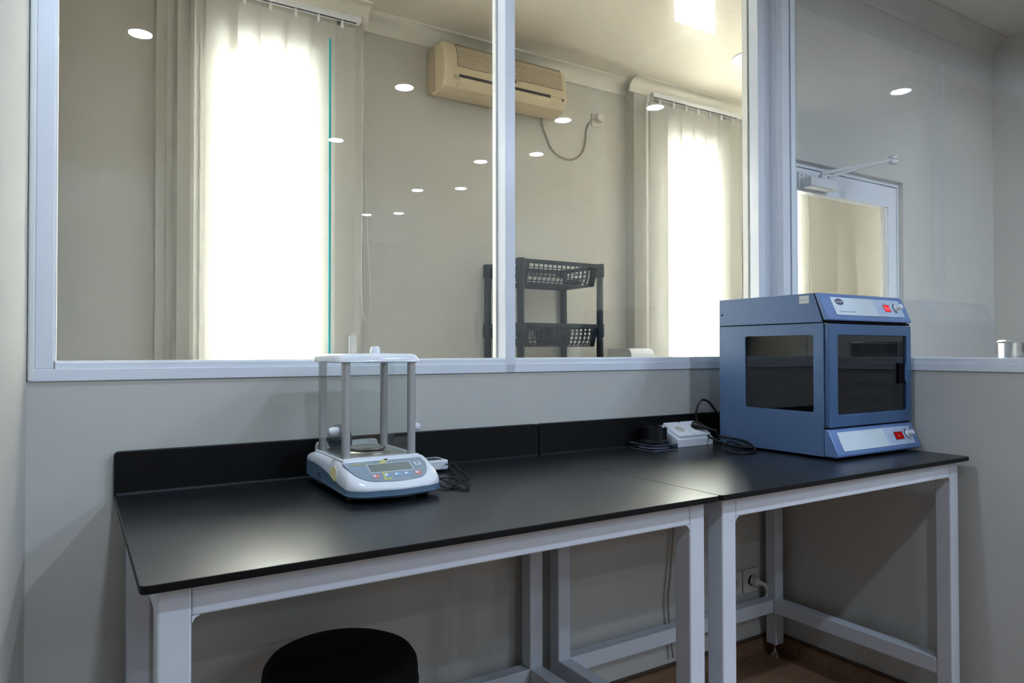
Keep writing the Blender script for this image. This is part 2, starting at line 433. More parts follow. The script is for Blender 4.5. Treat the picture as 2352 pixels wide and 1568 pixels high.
# --- outer windows of the back room
for n, w, wd_ in (('window_3', W1, 'left'), ('window_4', W2, 'right'), ('window_added', W_ADDED, 'added unseen third')):  # the third window is added out of view as extra daylight
    o = tag(empty(n, ((w[0]+w[1])/2, 1.72, w[2])), 'tall narrow daylight window behind the %s vertical blind' % wd_, 'window', kind='structure')
    L = [(w[0], w[2]), (w[1], w[2]), (w[1], w[3]), (w[0], w[3])]; I = [(w[0]+.03, w[2]+.03), (w[1]-.03, w[2]+.03), (w[1]-.03, w[3]-.03), (w[0]+.03, w[3]-.03)]
    part('frame', frame_plate(B(), L, I, 1.70, 1.74, lambda u, v, q: (u, q, v)), 'frame_white', o)
    part('pane', bx(w[0]+.03, w[1]-.03, 1.718, 1.722, w[2]+.03, w[3]-.03), 'sky_glass', o)

# --- glazed door in the doorway wall
d1 = tag(empty('door_1', (.6, .1, 0)), 'white framed door with a large glass panel and closer arm', 'door', kind='structure')
part('jamb', bx(.15, .195, .075, .15, 0, 2.105), 'frame_white', d1)
part('head', bx(.15, 1.10, .075, .15, 2.085, 2.105), 'frame_white', d1)
part('jamb', bx(1.09, 1.10, .075, .15, 0, 2.085), 'frame_white', d1)
part('stile', bx(.197, .287, .078, .125, .01, 2.08), 'frame_white', d1, bevel=.002)
part('stile', bx(1.02, 1.088, .078, .125, .01, 2.08), 'frame_white', d1, bevel=.002)
part('rail', bx(.287, 1.02, .078, .125, 1.975, 2.08), 'frame_white', d1, bevel=.002)
part('rail', bx(.287, 1.02, .078, .125, .01, .16), 'frame_white', d1, bevel=.002)
part('glazing_bead', bx(1.008, 1.02, .088, .118, .16, 1.975), 'bead', d1)
part('pane', bx(.287, 1.008, .100, .104, .16, 1.975), 'pane', d1)

# ================================================================== BACK ROOM THINGS
def blind(bounds, zt, zr, rail, label, cord_x, gap=None):
    t = thing('vertical_blind', ((bounds[0]+bounds[-1])/2, 1.52, .6), label, 'blind', 'vertical blinds in the back room')
    r = obj('rail', bx(rail[0], rail[1], 1.50, 1.54, zr, zr+.028), 'white_plastic', t, bevel=.003)
    obj('rail_slot', bx(rail[0]+.02, rail[1]-.02, 1.510, 1.522, zr-.002, zr+.001), 'dark_grey', r)
    for x in (rail[0]+.1, rail[1]-.09):
        bm = B(); box(bm, x-.012, x+.012, 1.515, YB, zr+.028, zr+.036); box(bm, x-.012, x+.012, 1.57, YB, zr+.0, zr+.036)
        obj('bracket', bm, 'steel', t)
    n = len(bounds)-1
    for i in range(n):
        a, b_ = bounds[i], bounds[i+1]; wd = b_-a
        full = .136
        if wd > .1: ang = math.asin(max(-1, min(1, .016/full))); dx = full*math.cos(ang); dy = .022
        else: dx = wd; dy = math.sqrt(full*full-wd*wd)
        y0 = 1.522+dy*.5*(1 if wd > .1 else -1); y1 = 1.522-dy*.5*(1 if wd > .1 else -1)
        x1 = a+dx
        if gap is not None and i == gap:
            x1 = b_-.004
        k = 8; bm = B(); rows = []
        for s in range(k+1):
            f = s/k; bul = .004*math.sin(PI*f)
            x = a+(x1-a)*f; y = y0+(y1-y0)*f-bul
            rows.append((bm.verts.new((x, y, .62)), bm.verts.new((x, y, zt+random.uniform(-.004, .004)*(s == 0)))))
        for p, q in zip(rows, rows[1:]): bm.faces.new((p[0], q[0], q[1], p[1]))
        s = obj('slat', bm, 'slat_fabric', t, smooth=True)
        xm = (a+min(b_, x1))/2
        h = lathe(B(), (xm, 1.515, 0), [(.006, zt-.012), (.009, zt), (.007, zr-.01), (.004, zr)], 10)
        obj('hanger', h, 'white_plastic', t)
    # bead chain
    cpts = [(cord_x, 1.50, zr), (cord_x+.002, 1.50, 2.2), (cord_x-.004, 1.495, 1.62), (cord_x+.004, 1.49, 1.43), (cord_x+.03, 1.49, 1.40), (cord_x+.045, 1.492, 1.50), (cord_x+.028, 1.498, 1.9), (cord_x+.012, 1.50, 2.5), (cord_x+.01, 1.50, zr)]
    obj('chain', tube(B(), spline(cpts, 10), .0022, 6), 'chain', t, smooth=True)
    return t
b1 = [-2.168, -2.126, -2.058, -2.0, -1.898, -1.774, -1.656, -1.535, -1.43, -1.286]
bl1 = blind(b1, 2.895, 2.925, (-2.19, -1.268), 'wide cream vertical blind at left with a teal strip standing in for a lit slat gap', -1.262)
obj('slat_gap_strip', bx(-1.4405, -1.430, 1.480, 1.486, .62, 2.80), 'teal', bl1)  # teal strip stands in for tinted daylight glimpsed through a gap between slats
obj('chain_tensioner', obj and prism_y(B(), rrect(-1.335, -1.297, 1.15, 1.325, .012), 1.478, 1.49), 'white_plastic', bl1)
b2 = [.668, .757, .885, 1.003, 1.124, 1.240, 1.356, 1.472, 1.585]
b2[1] = .750
bl2 = blind(b2, 2.905, 2.935, (.745, 1.595), 'cream vertical blind at right beside the corner post', 1.60)

bl_added = blind([1.775, 1.895, 2.015, 2.135, 2.255, 2.36], 2.905, 2.935, (1.765, 2.365), 'cream vertical blind of the added third window, unseen behind the corner post', 2.37)  # added with the unseen third window, softens the extra sun it lets in
# --- split air conditioner
ac = thing('air_conditioner', (-.4, 1.56, 2.67), 'old yellowed beige wall air conditioner just below the ceiling', 'air conditioner')
AX0, AX1 = -.815, .0
prof = [(YW, 2.70), (1.60, 2.672), (1.525, 2.672), (1.475, 2.690), (1.452, 2.722), (1.447, 2.760), (1.449, 2.800), (1.455, 2.850), (1.463, 2.895), (1.478, 2.925), (1.505, 2.944), (1.56, 2.95), (YW, 2.95)]
obj('body', prism_x(B(), prof, AX0, AX1), 'ac_beige', ac, bevel=.012, seg=3, smooth=True, auto=30)
obj('back_case', bx(AX0-.012, AX1-.03, 1.575, YW, 2.69, 2.935), 'ac_beige_dark', ac, bevel=.006)
gx0, gx1 = AX0+.075, AX1-.035
for i in range(14):
    z = 2.803+i*.0095
    y = 1.449+(z-2.80)*.13+(max(0, z-2.895))*.5
    obj('grille_slat', bx(gx0, gx1, y-.0055, y+.012, z, z+.0050), 'ac_beige', ac)
obj('grille_back', prism_x(B(), [(1.4488, 2.800), (1.4475, 2.800), (1.4610, 2.895), (1.474, 2.93), (1.478, 2.93)], gx0, gx1), 'ac_gap', ac)
obj('outlet_slot', prism_x(B(), [(1.4478, 2.742), (1.4445, 2.742), (1.4445, 2.757), (1.4478, 2.757)], AX0+.085, AX1-.125), 'ac_slot', ac)
obj('flap', prism_x(B(), [(1.447, 2.739), (1.4435, 2.739), (1.449, 2.715), (1.469, 2.688), (1.474, 2.690), (1.455, 2.715)], AX0+.083, AX1-.124), 'ac_beige', ac)
obj('hinge', bx(AX0+.055, AX0+.083, 1.444, 1.455, 2.728, 2.752), 'ac_beige_dark', ac, bevel=.002)
obj('sensor_window', bx(AX1-.040, AX1-.027, 1.445, 1.452, 2.738, 2.750), 'ac_slot', ac)
obj('seam', bx(AX1-.118, AX1-.03, 1.4462, 1.4495, 2.751, 2.7525), 'ac_beige_dark', ac)
acf = plane_fn((0, 1.4472, 0), (1, 0, 0), (0, .0, 1))
bm = text(B(), 'LG', .019, acf, -.356, 2.781, .0016)
obj('logo_text', bm, 'print_grey', ac)
obj('logo_mark', lathe(B(), (-.369, 1.4455, 2.7875), [(.0085, 0), (.0085, .003)], 20, 'y'), 'logo_red', ac)
# its cable with wall plug
obj('power_cable', tube(B(), spline([(-.055, 1.64, 2.70), (-.045, 1.655, 2.66), (-.008, 1.657, 2.585), (.02, 1.657, 2.53), (.07, 1.657, 2.488), (.13, 1.657, 2.468), (.185, 1.657, 2.466), (.24, 1.657, 2.492), (.285, 1.657, 2.545), (.302, 1.657, 2.61), (.306, 1.657, 2.67), (.325, 1.655, 2.715), (.352, 1.647, 2.748), (.372, 1.632, 2.760)], 8), .0048, 8), 'cable_beige', ac, smooth=True)
so = thing('wall_socket', (.392, 1.66, 2.70), 'ivory wall socket with round plug high beside the air conditioner', 'socket')
obj('plate', prism_y(B(), rrect(.352, .437, 2.712, 2.797, .008), 1.655, YW), 'ivory_plastic', so, bevel=.002)
obj('plug', lathe(B(), (.397, 0, 2.766), [(.030, 1.655), (.030, 1.628), (.025, 1.618), (.012, 1.614)], 24, 'y'), 'ivory_plastic', so, smooth=True)
# --- unlit round fitting on the back room ceiling
cd = thing('ceiling_fitting', (1.03, .93, ZC), 'unlit round white fitting on the back room ceiling by the corner post', 'ceiling fitting')
obj('ring', lathe(B(), (1.03, .93, 0), [(.12, ZC), (.12, ZC-.008), (.105, ZC-.012)], 36), 'white_plastic', cd, smooth=True)
obj('lens', lathe(B(), (1.03, .93, 0), [(.103, ZC-.011), (.09, ZC-.014)], 36), 'ivory_plastic', cd, smooth=True)

# --- black plastic basket shelf
SX0, SX1, SY0, SY1 = -.445, .105, 1.275, 1.635
sh = thing('plastic_shelf', ((SX0+SX1)/2, (SY0+SY1)/2, 0), 'dark plastic shelf rack with perforated basket tiers', 'shelf')
TZ = [1.75, 1.40, 1.05, .70, .35]
for x in (SX0, SX1):
    for y in (SY0, SY1):
        c = obj('column', lathe(B(), (x, y, 0), [(.020, .01), (.0215, .02), (.020, 1.70), (.0205, 1.745)], 20), 'shelf_plastic', sh, smooth=True)
        z = TZ[0]
        cl = obj('collar', lathe(B(), (x, y, 0), [(.0235, z-.075), (.0265, z-.07), (.0265, z-.002), (.024, z+.002)], 20), 'shelf_plastic', c, smooth=True)
        for z2 in TZ[1:]: copy_obj(cl, (0, 0, z2-z), c)
def basket(bm, z):
    x0, x1, y0, y1 = SX0+.022, SX1-.022, SY0-.005, SY1+.005
    # rim
    box(bm, x0, x1, y0-.006, y0+.010, z-.022, z); box(bm, x0, x1, y1-.010, y1+.006, z-.022, z)
    box(bm, SX0-.006, SX0+.010, SY0+.02, SY1-.02, z-.022, z); box(bm, SX1-.010, SX1+.006, SY0+.02, SY1-.02, z-.022, z)
    hb = .125; ins = .03
    def wall(pa, pb, inward, n):
        pa, pb, inward = Vector(pa), Vector(pb), Vector(inward)
        d = (pb-pa)
        def P(s, f, th):   # s along, f depth 0..1
            off = inward*(ins*f**2.2+th)
            a = pa+inward*0; L = d*s
            shrink = ins*f**2.2
            return a+L+off+Vector((0, 0, -.02-f*(hb-.02)))
        def bar(s0, s1, f0, f1):
            q = [P(s0, f0, 0), P(s1, f0, 0), P(s1, f1, 0), P(s0, f1, 0), P(s0, f0, .003), P(s1, f0, .003), P(s1, f1, .003), P(s0, f1, .003)]
            v = [bm.verts.new(p) for p in q]
            for t in ((0,1,2,3),(4,7,6,5),(0,4,5,1),(1,5,6,2),(2,6,7,3),(3,7,4,0)): bm.faces.new([v[i] for i in t])
        m0 = .07
        bar(0, m0, 0, 1); bar(1-m0, 1, 0, 1)
        step = (1-2*m0)/n
        for i in range(1, n):
            s = m0+i*step
            for f0, f1 in ((0, .35), (.35, .7), (.7, 1)): bar(s-.095*step, s+.095*step, f0, f1)
        for f in (.20, .43, .66, .89): bar(m0, 1-m0, f-.022, f+.022)
    wall((x0+.0, y0+.002, z), (x1, y0+.002, z), (0, 1, 0), 14)
    wall((x0+.0, y1-.002, z), (x1, y1-.002, z), (0, -1, 0), 14)
    wall((SX0+.002, y0+.02, z), (SX0+.002, y1-.02, z), (1, 0, 0), 7)
    wall((SX1-.002, y0+.02, z), (SX1-.002, y1-.02, z), (-1, 0, 0), 7)
    # floor: lattice
    zf = z-hb
    fx0, fx1, fy0, fy1 = SX0+.03, SX1-.03, SY0+.025, SY1-.025
    n = 40
    for i in range(n+1):
        x = fx0+(fx1-fx0)*i/n; box(bm, x-.0045, x+.0045, fy0, fy1, zf-.002, zf+.001)
    for i in range(22):
        y = fy0+(fy1-fy0)*i/21; box(bm, fx0, fx1, y-.0045, y+.0045, zf-.004, zf-.001)
bm = B(); basket(bm, TZ[0]); bk = obj('basket', bm, 'shelf_plastic', sh)
for z in TZ[1:]: copy_obj(bk, (0, 0, z-TZ[0]), sh)

# --- things lying in the shelf baskets
bm = B(); tube(bm, spline([(-.10, 1.36, 1.640), (-.04, 1.33, 1.652), (.03, 1.36, 1.662), (.07, 1.42, 1.655), (.02, 1.48, 1.645), (-.05, 1.46, 1.640)], 8), .010, 8)
tag(obj('black_cable', bm, 'black_rubber', smooth=True), 'coil of black cable lying in the top shelf basket', 'cable')
bm = prism_z(B(), rrect(-.38, -.12, 1.33, 1.52, .01), 1.63, 1.662)
tag(obj('papers', bm, 'ivory_plastic'), 'flat pale stack lying in the top shelf basket', 'stack')
bm = prism_z(B(), rrect(-.20, -.06, 1.34, 1.50, .01), 1.28, 1.372)
tag(obj('dark_box', bm, 'shelf_plastic', bevel=.004), 'dark box lying in the lower shelf basket', 'box')
# --- white cabinet right of the shelf
cb = thing('white_cabinet', (.48, 1.42, 0), 'low white cabinet beside the dark shelf, only its top showing', 'cabinet')
obj('body', prism_x(B(), [(1.32, .02), (1.55, .02), (1.55, 1.262), (1.36, 1.262), (1.335, 1.255), (1.32, 1.23)], .385, .572), 'white_plastic', cb, bevel=.004)
obj('door', bx(.395, .562, 1.312, 1.3195, .06, 1.20), 'white_plastic', cb, bevel=.002)

# --- door closer on the glazed door
dc = thing('door_closer', (.42, .05, 2.0), 'white door closer with folded arm above the door glass', 'door closer')
obj('body', bx(.30, .50, .015, .078, 1.985, 2.03), 'closer_white', dc, bevel=.006)
obj('mounting_plate', bx(.285, .39, .070, .078, 1.985, 2.06), 'closer_white', dc, bevel=.001)
for x in (.305, .335, .365):
    for z in (2.0, 2.045): obj('screw', lathe(B(), (x, 0, z), [(.004, .066), (.004, .071)], 10, 'y'), 'steel', dc)
obj('spindle', lathe(B(), (.41, .04, 0), [(.014, 2.03), (.014, 2.052), (.008, 2.055)], 16), 'closer_white', dc)
bm = B(); lathe_dir(bm, (.40, .035, 2.055), Vector((.70, -.14, 2.125))-Vector((.40, .035, 2.055)), [(.009, 0), (.008, .34)], 8)
obj('arm', bm, 'closer_white', dc)
bm = B(); lathe_dir(bm, (.43, .02, 2.04), Vector((.695, -.14, 2.13))-Vector((.43, .02, 2.04)), [(.007, .0), (.007, .32)], 8)
obj('arm', bm, 'closer_white', dc)
obj('elbow', lathe(B(), (.69, -.135, 0), [(.014, 2.10), (.02, 2.106), (.02, 2.117), (.012, 2.119), (.012, 2.123), (.02, 2.125), (.02, 2.137), (.014, 2.141)], 18), 'closer_white', dc, smooth=True)

# --- pot on a table behind the right window
tb = thing('side_table', (.62, -.85, 0), 'plain table behind the right window carrying the metal pot', 'table')
obj('top', bx(.14, 1.0, -1.35, -.3, .87, .9), 'white_plastic', tb, bevel=.002)
for x in (.17, .93):
    for y in (-1.31, -.38): obj('leg', bx(x, x+.04, y, y+.04, 0, .87), 'tube_white', tb)
pt = thing('metal_pot', (.35, -.87, .9), 'grey metal pot with rolled rim behind the right window', 'pot')
obj('body', lathe(B(), (.35, -.87, 0), [(.13, .9), (.145, .908), (.15, .925), (.15, 1.272), (.146, 1.272), (.146, .93)], 48, cap=False), 'pot_metal', pt, smooth=True)
obj('rim', lathe(B(), (.35, -.87, 0), [(.15, 1.268), (.1535, 1.270), (.1545, 1.2745), (.1525, 1.279), (.147, 1.278), (.146, 1.27)], 48, cap=False), 'pot_metal', pt, smooth=True)
obj('base', lathe(B(), (.35, -.87, 0), [(.147, .906), (.147, .91)], 48), 'pot_metal', pt)

# ================================================================== BENCHES
ZT = .9; TH = .0135
def tube_frame(t, xs, xe, xb=0.):
    """white square-tube frame; xs/xe = outer x of the left and right legs"""
    w = .049; yf, yb = -.762, -.030
    for x in (xs, xe-w):
        for y in (yf, yb-w):
            if x != xs and y != yf: x += xb
            o = obj('leg', bx(x, x+w, y, y+w, .05, ZT-TH), 'tube_white', t, bevel=.004)
            cx, cy = x+w/2, y+w/2
            bm = B(); lathe(bm, (cx, cy, 0), [(.005, .012), (.005, .052)], 12); lathe(bm, (cx, cy, 0), [(.022, 0), (.022, .006), (.014, .012), (.008, .020), (.006, .026)], 24)
            obj('levelling_foot', bm, 'steel', o, smooth=True)
    obj('apron', bx(xs+w, xe-w, yf+.0004, yf+w, .834, ZT-TH), 'tube_white', t, bevel=.003)
    obj('apron', bx(xs+w, xe-w+xb, yb-w, yb, .834, ZT-TH), 'tube_white', t, bevel=.003)
    obj('stretcher', bx(xs+w, xe-w+xb, yb-w+.001, yb-.001, .186, .238), 'tube_white', t, bevel=.003)
    for x in (xs, xe-w):
        obj('side_rail', bx(x+.001, x+w-.001, yf+w, yb-w, .834, ZT-TH), 'tube_white', t, bevel=.003)
        obj('stretcher', bx(x+.001, x+w-.001, yf+w, yb-w, .186, .238), 'tube_white', t, bevel=.003)
    for x in (xs+w, xe-w):        # small weld gussets at the inner front corners
        s = 1 if x == xs+w else -1
        g = .012
        P = [(x, .834), (x+s*g, .834), (x+s*g*.35, .834-g*.35), (x, .834-g)]
        obj('gusset', prism_y(B(), P, yf+.0006, yf+w-.002), 'tube_white', t)
def worktop(t, x0, x1):
    yb = -.003; yf = -.7925
    P = []
    r = .012
    for cx, cy, a0 in ((x0+r, yf+r, 180), (x1-r, yf+r, 270)):
        for i in range(7):
            a = math.radians(a0+15*i); P.append((cx+r*math.cos(a), cy+r*math.sin(a)))
    P += [(x1, yb), (x0, yb)]
    o = obj('worktop', prism_z(B(), P, ZT-TH, ZT), 'bench_black', t, bevel=.0015, seg=2)
    o.data.materials.append(MATS['bench_edge'])
    for f in o.data.polygons:
        if abs(f.normal.z) < .5: f.material_index = 1
    return o
def backsplash(t, x0, x1):
    prof = []
    r = .010
    P = [(x0, ZT), (x1, ZT)]
    for cx, a0 in ((x1-r, 0), (x0+r, 90)):
        for i in range(6):
            a = math.radians(a0+18*i); P.append((cx+r*math.cos(a), ZT+.103-r+r*math.sin(a)))
    o = obj('backsplash', prism_y(B(), P, -.024, -.0035), 'bench_edge', t, bevel=.002, seg=3)
    obj('caulk_bead', prism_x(B(), [(-.024, ZT), (-.029, ZT), (-.0265, ZT+.0025), (-.024, ZT+.005)], x0+.004, x1-.004), 'caulk', o)
bA = thing('lab_bench', (-1.815, -.39, 0), 'black topped lab bench on white tube frame, carrying the balance', 'bench', 'black topped lab benches')
worktop(bA, -2.425, -1.2063); backsplash(bA, -2.425, -1.2075); tube_frame(bA, -2.40, -1.229)
bB = thing('lab_bench', (-.62, -.39, 0), 'black topped lab bench on white tube frame, carrying the blue incubator', 'bench', 'black topped lab benches')
worktop(bB, -1.2052, -.0395); backsplash(bB, -1.2045, -.0395); tube_frame(bB, -1.168, -.055, .016)

# --- stool
st = thing('stool', (-1.958, -.29, 0), 'round black padded stool tucked under the left bench', 'stool')
R = .182
obj('seat', lathe(B(), (-1.958, -.29, 0), [(R*.9, .435), (R*.97, .438), (R, .450), (R*1.0, .478), (R*.985, .497), (R*.93, .512), (R*.84, .520), (R*.6, .525), (R*.25, .527), (.005, .5275)], 64), 'seat_black', st, smooth=True, auto=60)
obj('piping', lathe(B(), (-1.958, -.29, 0), [(R*.985, .444), (R*1.012, .447), (R*1.012, .451), (R*.985, .454)], 64, cap=False), 'seat_black', st, smooth=True)
obj('column', lathe(B(), (-1.958, -.29, 0), [(.028, .06), (.028, .3), (.018, .301), (.018, .436)], 24), 'steel', st, smooth=True)
for k in range(5):
    a = 2*PI*k/5+.3; d = Vector((math.cos(a), math.sin(a), 0)); c = Vector((-1.958, -.29, 0))
    lg = obj('leg', tube(B(), [c+d*.02+Vector((0, 0, .085)), c+d*.12+Vector((0, 0, .075)), c+d*.24+Vector((0, 0, .055))], .016, 10), 'black_plastic', st, smooth=True)
    side = Vector((-d.y, d.x, 0))
    obj('caster', lathe_dir(B(), c+d*.24+Vector((0, 0, .025))-side*.012, side, [(.022, 0), (.025, .004), (.025, .02), (.022, .024)], 18), 'black_plastic', lg, smooth=True)

# ================================================================== BALANCE
bal = thing('analytical_balance', (-1.872, -.245, ZT), 'white and blue analytical balance with glass draft shield', 'balance')
BX0, BX1, BY0, BY1 = -1.988, -1.755, -.450, -.075
def bal_outline(ins, n=14):
    """plan outline, generously rounded at the front; returns (x,y) loop"""
    x0, x1, y0, y1 = BX0+ins, BX1-ins, BY0+ins, BY1-ins
    pts = []
    def corner(cx, cy, rx, ry, a0, k):
        for i in range(k+1):
            a = math.radians(a0+90*i/k); pts.append((cx+rx*math.cos(a), cy+ry*math.sin(a)))
    rf = max(.004, .062-ins*.4); rb = max(.003, .02-ins*.3)
    corner(x0+rf, y0+.052, rf, .052, 180, n); 
    for i in range(1, 6):
        f = i/6; xx = x0+rf+(x1-x0-2*rf)*f; pts.append((xx, y0-.008*math.sin(PI*f)))
    corner(x1-rf, y0+.052, rf, .052, 270, n); 
    for i in range(1, 8): pts.append((x1, y0+.052+(y1-rb-y0-.052)*i/8))
    corner(x1-rb, y1-rb, rb, rb, 0, 5); corner(x0+rb, y1-rb, rb, rb, 90, 5)
    for i in range(1, 8): pts.append((x0, y1-rb-(y1-rb-y0-.052)*i/8))
    return pts
def sm(a, b, x):
    t = max(0, min(1, (x-a)/(b-a))); return t*t*(3-2*t)
def z_mid(y): return .9300+.0305*sm(-.42, -.17, y)        # blue / white boundary
def z_top(y): return .9385+.049*(.5*sm(-.464, -.338, y)+.5*max(0, min(1, (y+.464)/.126)))-.010*sm(-.15, -.075, y)
def loft(levels):
    bm = B(); rings = []
    for ins, zf in levels:
        rings.append([bm.verts.new((x, y, zf(y))) for x, y in bal_outline(ins)])
    for a, b in zip(rings, rings[1:]): ring_faces(bm, a, b)
    return bm, rings
bm, rg = loft([(.026, lambda y: .909), (.012, lambda y: .9105), (.010, lambda y: .917+.006*sm(-.4, -.2, y))]); bm.faces.new(rg[0]); bm.faces.new(rg[-1])
obj('base', bm, 'bal_blue', bal, smooth=True, auto=50)
bm, rg = loft([(.006, lambda y: .9155+.006*sm(-.4, -.2, y)), (-.0005, lambda y: .917+.006*sm(-.4, -.2, y)), (.0, lambda y: .9195+.006*sm(-.4, -.2, y)), (.0005, z_mid)]); bm.faces.new(rg[0]); bm.faces.new(rg[-1])
obj('lower_housing', bm, 'bal_blue', bal, smooth=True, auto=60)
bm, rg = loft([(.0012, z_mid), (.001, lambda y: z_mid(y)+.004), (.003, lambda y: z_mid(y)+.55*(z_top(y)-z_mid(y))), (.009, lambda y: z_mid(y)+.86*(z_top(y)-z_mid(y))), (.018, lambda y: z_top(y)-.0005), (.028, z_top), (.05, z_top), (.075, z_top), (.1, z_top)])
bm.faces.new(rg[0]); bm.faces.new(rg[-1])
obj('upper_housing', bm, 'bal_white', bal, smooth=True, auto=60)
for x, y in ((-1.955, -.36), (-1.785, -.37), (-1.955, -.12), (-1.785, -.12)):
    obj('foot', lathe(B(), (x, y, 0), [(.016, ZT), (.016, .9115)], 20), 'black_rubber', bal)
# draft shield: stainless floor, posts, glass, roof
PX0, PX1, PY0, PY1 = -1.962, -1.795, -.33, -.148
obj('shield_rim', prism_z(B(), rrect(PX0-.014, PX1+.016, PY0-.016, PY1+.02, .008), .976, .9895), 'bal_white', bal, bevel=.003, seg=3)
obj('chamber_floor', prism_z(B(), rrect(PX0+.004, PX1-.004, PY0+.002, PY1+.012, .004), .9895, .9905), 'steel_brushed', bal)
for x in (PX0, PX1):
    for y in (PY0, PY1):
        obj('post', prism_z(B(), rrect(x-.0095, x+.0095, y-.008, y+.008, .005), .9895, 1.218), 'alu_post', bal, smooth=True, auto=60)
zg0, zg1 = .991, 1.216
obj('front_glass', bx(PX0+.0095, PX1-.0095, PY0-.002, PY0+.001, zg0, zg1), 'shield_glass', bal)
obj('back_glass', bx(PX0+.0095, PX1-.0095, PY1-.001, PY1+.002, zg0, zg1), 'shield_glass', bal)
obj('side_door', bx(PX0-.0105, PX0-.0080, PY0+.004, PY1+.014, zg0, zg1), 'shield_glass', bal)
obj('side_door', bx(PX1+.0080, PX1+.0105, PY0+.004, PY1+.014, zg0, zg1), 'shield_glass', bal)
# roof with softened edge
bm = B(); rings = []
for ins, z in ((.004, 1.2155), (.0, 1.2175), (.0015, 1.226), (.006, 1.2335), (.012, 1.2365), (.05, 1.2375)):
    rings.append([bm.verts.new((x, y, z)) for x, y in rrect(PX0-.022+ins, PX1+.019-ins, PY0-.018+ins, PY1+.025-ins, max(.004, .018-ins*.2))])
for a, b_ in zip(rings, rings[1:]): ring_faces(bm, a, b_)
bm.faces.new(rings[0]); bm.faces.new(rings[-1])
obj('roof', bm, 'bal_white', bal, smooth=True, auto=50)
obj('roof_knob', lathe(B(), (-1.853, -.235, 0), [(.013, 1.236), (.0125, 1.247), (.010, 1.2545), (.007, 1.2555)], 24), 'bal_white', bal, smooth=True)
for x, s in ((PX0-.0105, -1), (PX1+.0105, 1)):
    obj('door_knob', lathe_dir(B(), (x, -.305, 1.052), (s, 0, 0), [(.0105, 0), (.0115, .006), (.0105, .017), (.008, .022), (.006, .023)], 24), 'bal_white', bal, smooth=True)
# weighing pan
obj('pan_ring', lathe(B(), (-1.877, -.245, 0), [(.060, .9905), (.060, .993), (.054, .996), (.050, .996)], 48), 'steel_brushed', bal, smooth=True)
obj('pan', lathe(B(), (-1.877, -.245, 0), [(.012, .995), (.043, .9985), (.0455, .9995), (.0455, 1.0035), (.0445, 1.0045), (.010, 1.0043)], 48), 'steel', bal, smooth=True)
# dark housing and rear ledge behind the chamber
bm = B(); rings = []
for f, z in ((1.0, .978), (.98, 1.0), (.92, 1.02), (.78, 1.036), (.5, 1.046), (.2, 1.049)):
    rings.append([bm.verts.new((-1.905+.034*f*math.cos(2*PI*i/28), -.112+.022*f*math.sin(2*PI*i/28), z)) for i in range(28)])
for a, b_ in zip(rings, rings[1:]): ring_faces(bm, a, b_)
bm.faces.new(rings[0]); bm.faces.new(rings[-1])
obj('rear_housing', bm, 'dark_grey', bal, smooth=True)
obj('rear_ledge', prism_x(B(), [(-.122, .975), (-.075, .970), (-.078, .995), (-.09, 1.003), (-.112, 1.003), (-.122, .992)], -1.962, -1.80), 'bal_white', bal, bevel=.004, seg=3)
# control panel following the sloping front
def zp(x, y): return z_top(y)+.0006
def pan_outline():
    pts = []
    T = [(-1.958, -.352), (-1.79, -.352)]
    for i in range(9): pts.append((-1.958+(.168)*i/8, -.350))
    for i in range(1, 11):
        a = math.radians(0-90*i/10); pts.append((-1.826+.040*math.cos(a), -.358+.052*math.sin(a)-.0))
    for i in range(1, 7): pts.append((-1.826-.078*i/6, -.410-.004*math.sin(PI*i/6)))
    for i in range(1, 11):
        a = math.radians(270-78*i/10); pts.append((-1.904+.050*math.cos(a), -.358+.052*math.sin(a)))
    return pts
def mp_(p): return (-1.880+(p[0]+1.872)*1.17, -.357+(p[1]+.35)*1.29)
def drape(loop, dz, mat, name, parent, k=4):
    loop = [mp_(p) for p in loop]
    bm = B(); cx = sum(p[0] for p in loop)/len(loop); cy = sum(p[1] for p in loop)/len(loop)
    rings = []
    for s in range(k):
        f = 1-s/k
        rings.append([bm.verts.new((cx+(x-cx)*f, cy+(y-cy)*f, zp(0, cy+(y-cy)*f)+dz)) for x, y in loop])
    lo = [bm.verts.new((x, y, zp(0, y)-.002)) for x, y in loop]
    ring_faces(bm, lo, rings[0])
    for a, b_ in zip(rings, rings[1:]): ring_faces(bm, a, b_)
    c = bm.verts.new((cx, cy, zp(0, cy)+dz))
    L = rings[-1]
    for i in range(len(L)): bm.faces.new((L[i], L[(i+1) % len(L)], c))
    return obj(name, bm, mat, parent, smooth=True)
kp = drape(pan_outline(), .0004, 'bal_panel', 'control_panel', bal, 8)
def patch(x0, x1, y0, y1, dz, mat, name, parent, skew=0.):
    loop = []
    for i in range(7): loop.append((x0+(x1-x0)*i/6, y0))
    for i in range(1, 5): loop.append((x1+skew*i/4, y0+(y1-y0)*i/4))
    for i in range(1, 7): loop.append((x1+skew+(x0-x1)*i/6, y1))
    for i in range(1, 4): loop.append((x0+skew*(1-i/4), y1+(y0-y1)*i/4))
    return drape(loop, dz, mat, name, parent, 3)
patch(-1.913, -1.820, -.3865, -.3615, .0008, 'lcd_edge', 'display_bezel', kp)
patch(-1.911, -1.822, -.3850, -.3630, .0012, 'lcd', 'display', kp)
for x, mt in ((-1.906, 'btn_red'), (-1.882, 'btn_blue'), (-1.861, 'btn_blue'), (-1.840, 'btn_blue'), (-1.817, 'btn_red')):
    bt = patch(x-.0062, x+.0062, -.4005, -.3915, .0012, mt, 'button', kp)
    patch(x-.0055, x+.0005, -.3975, -.3925, .0016, 'btn_pale', 'button_mark', kp)
bt = patch(-1.812, -1.799, -.3745, -.3655, .0012, 'btn_pale', 'button', kp)
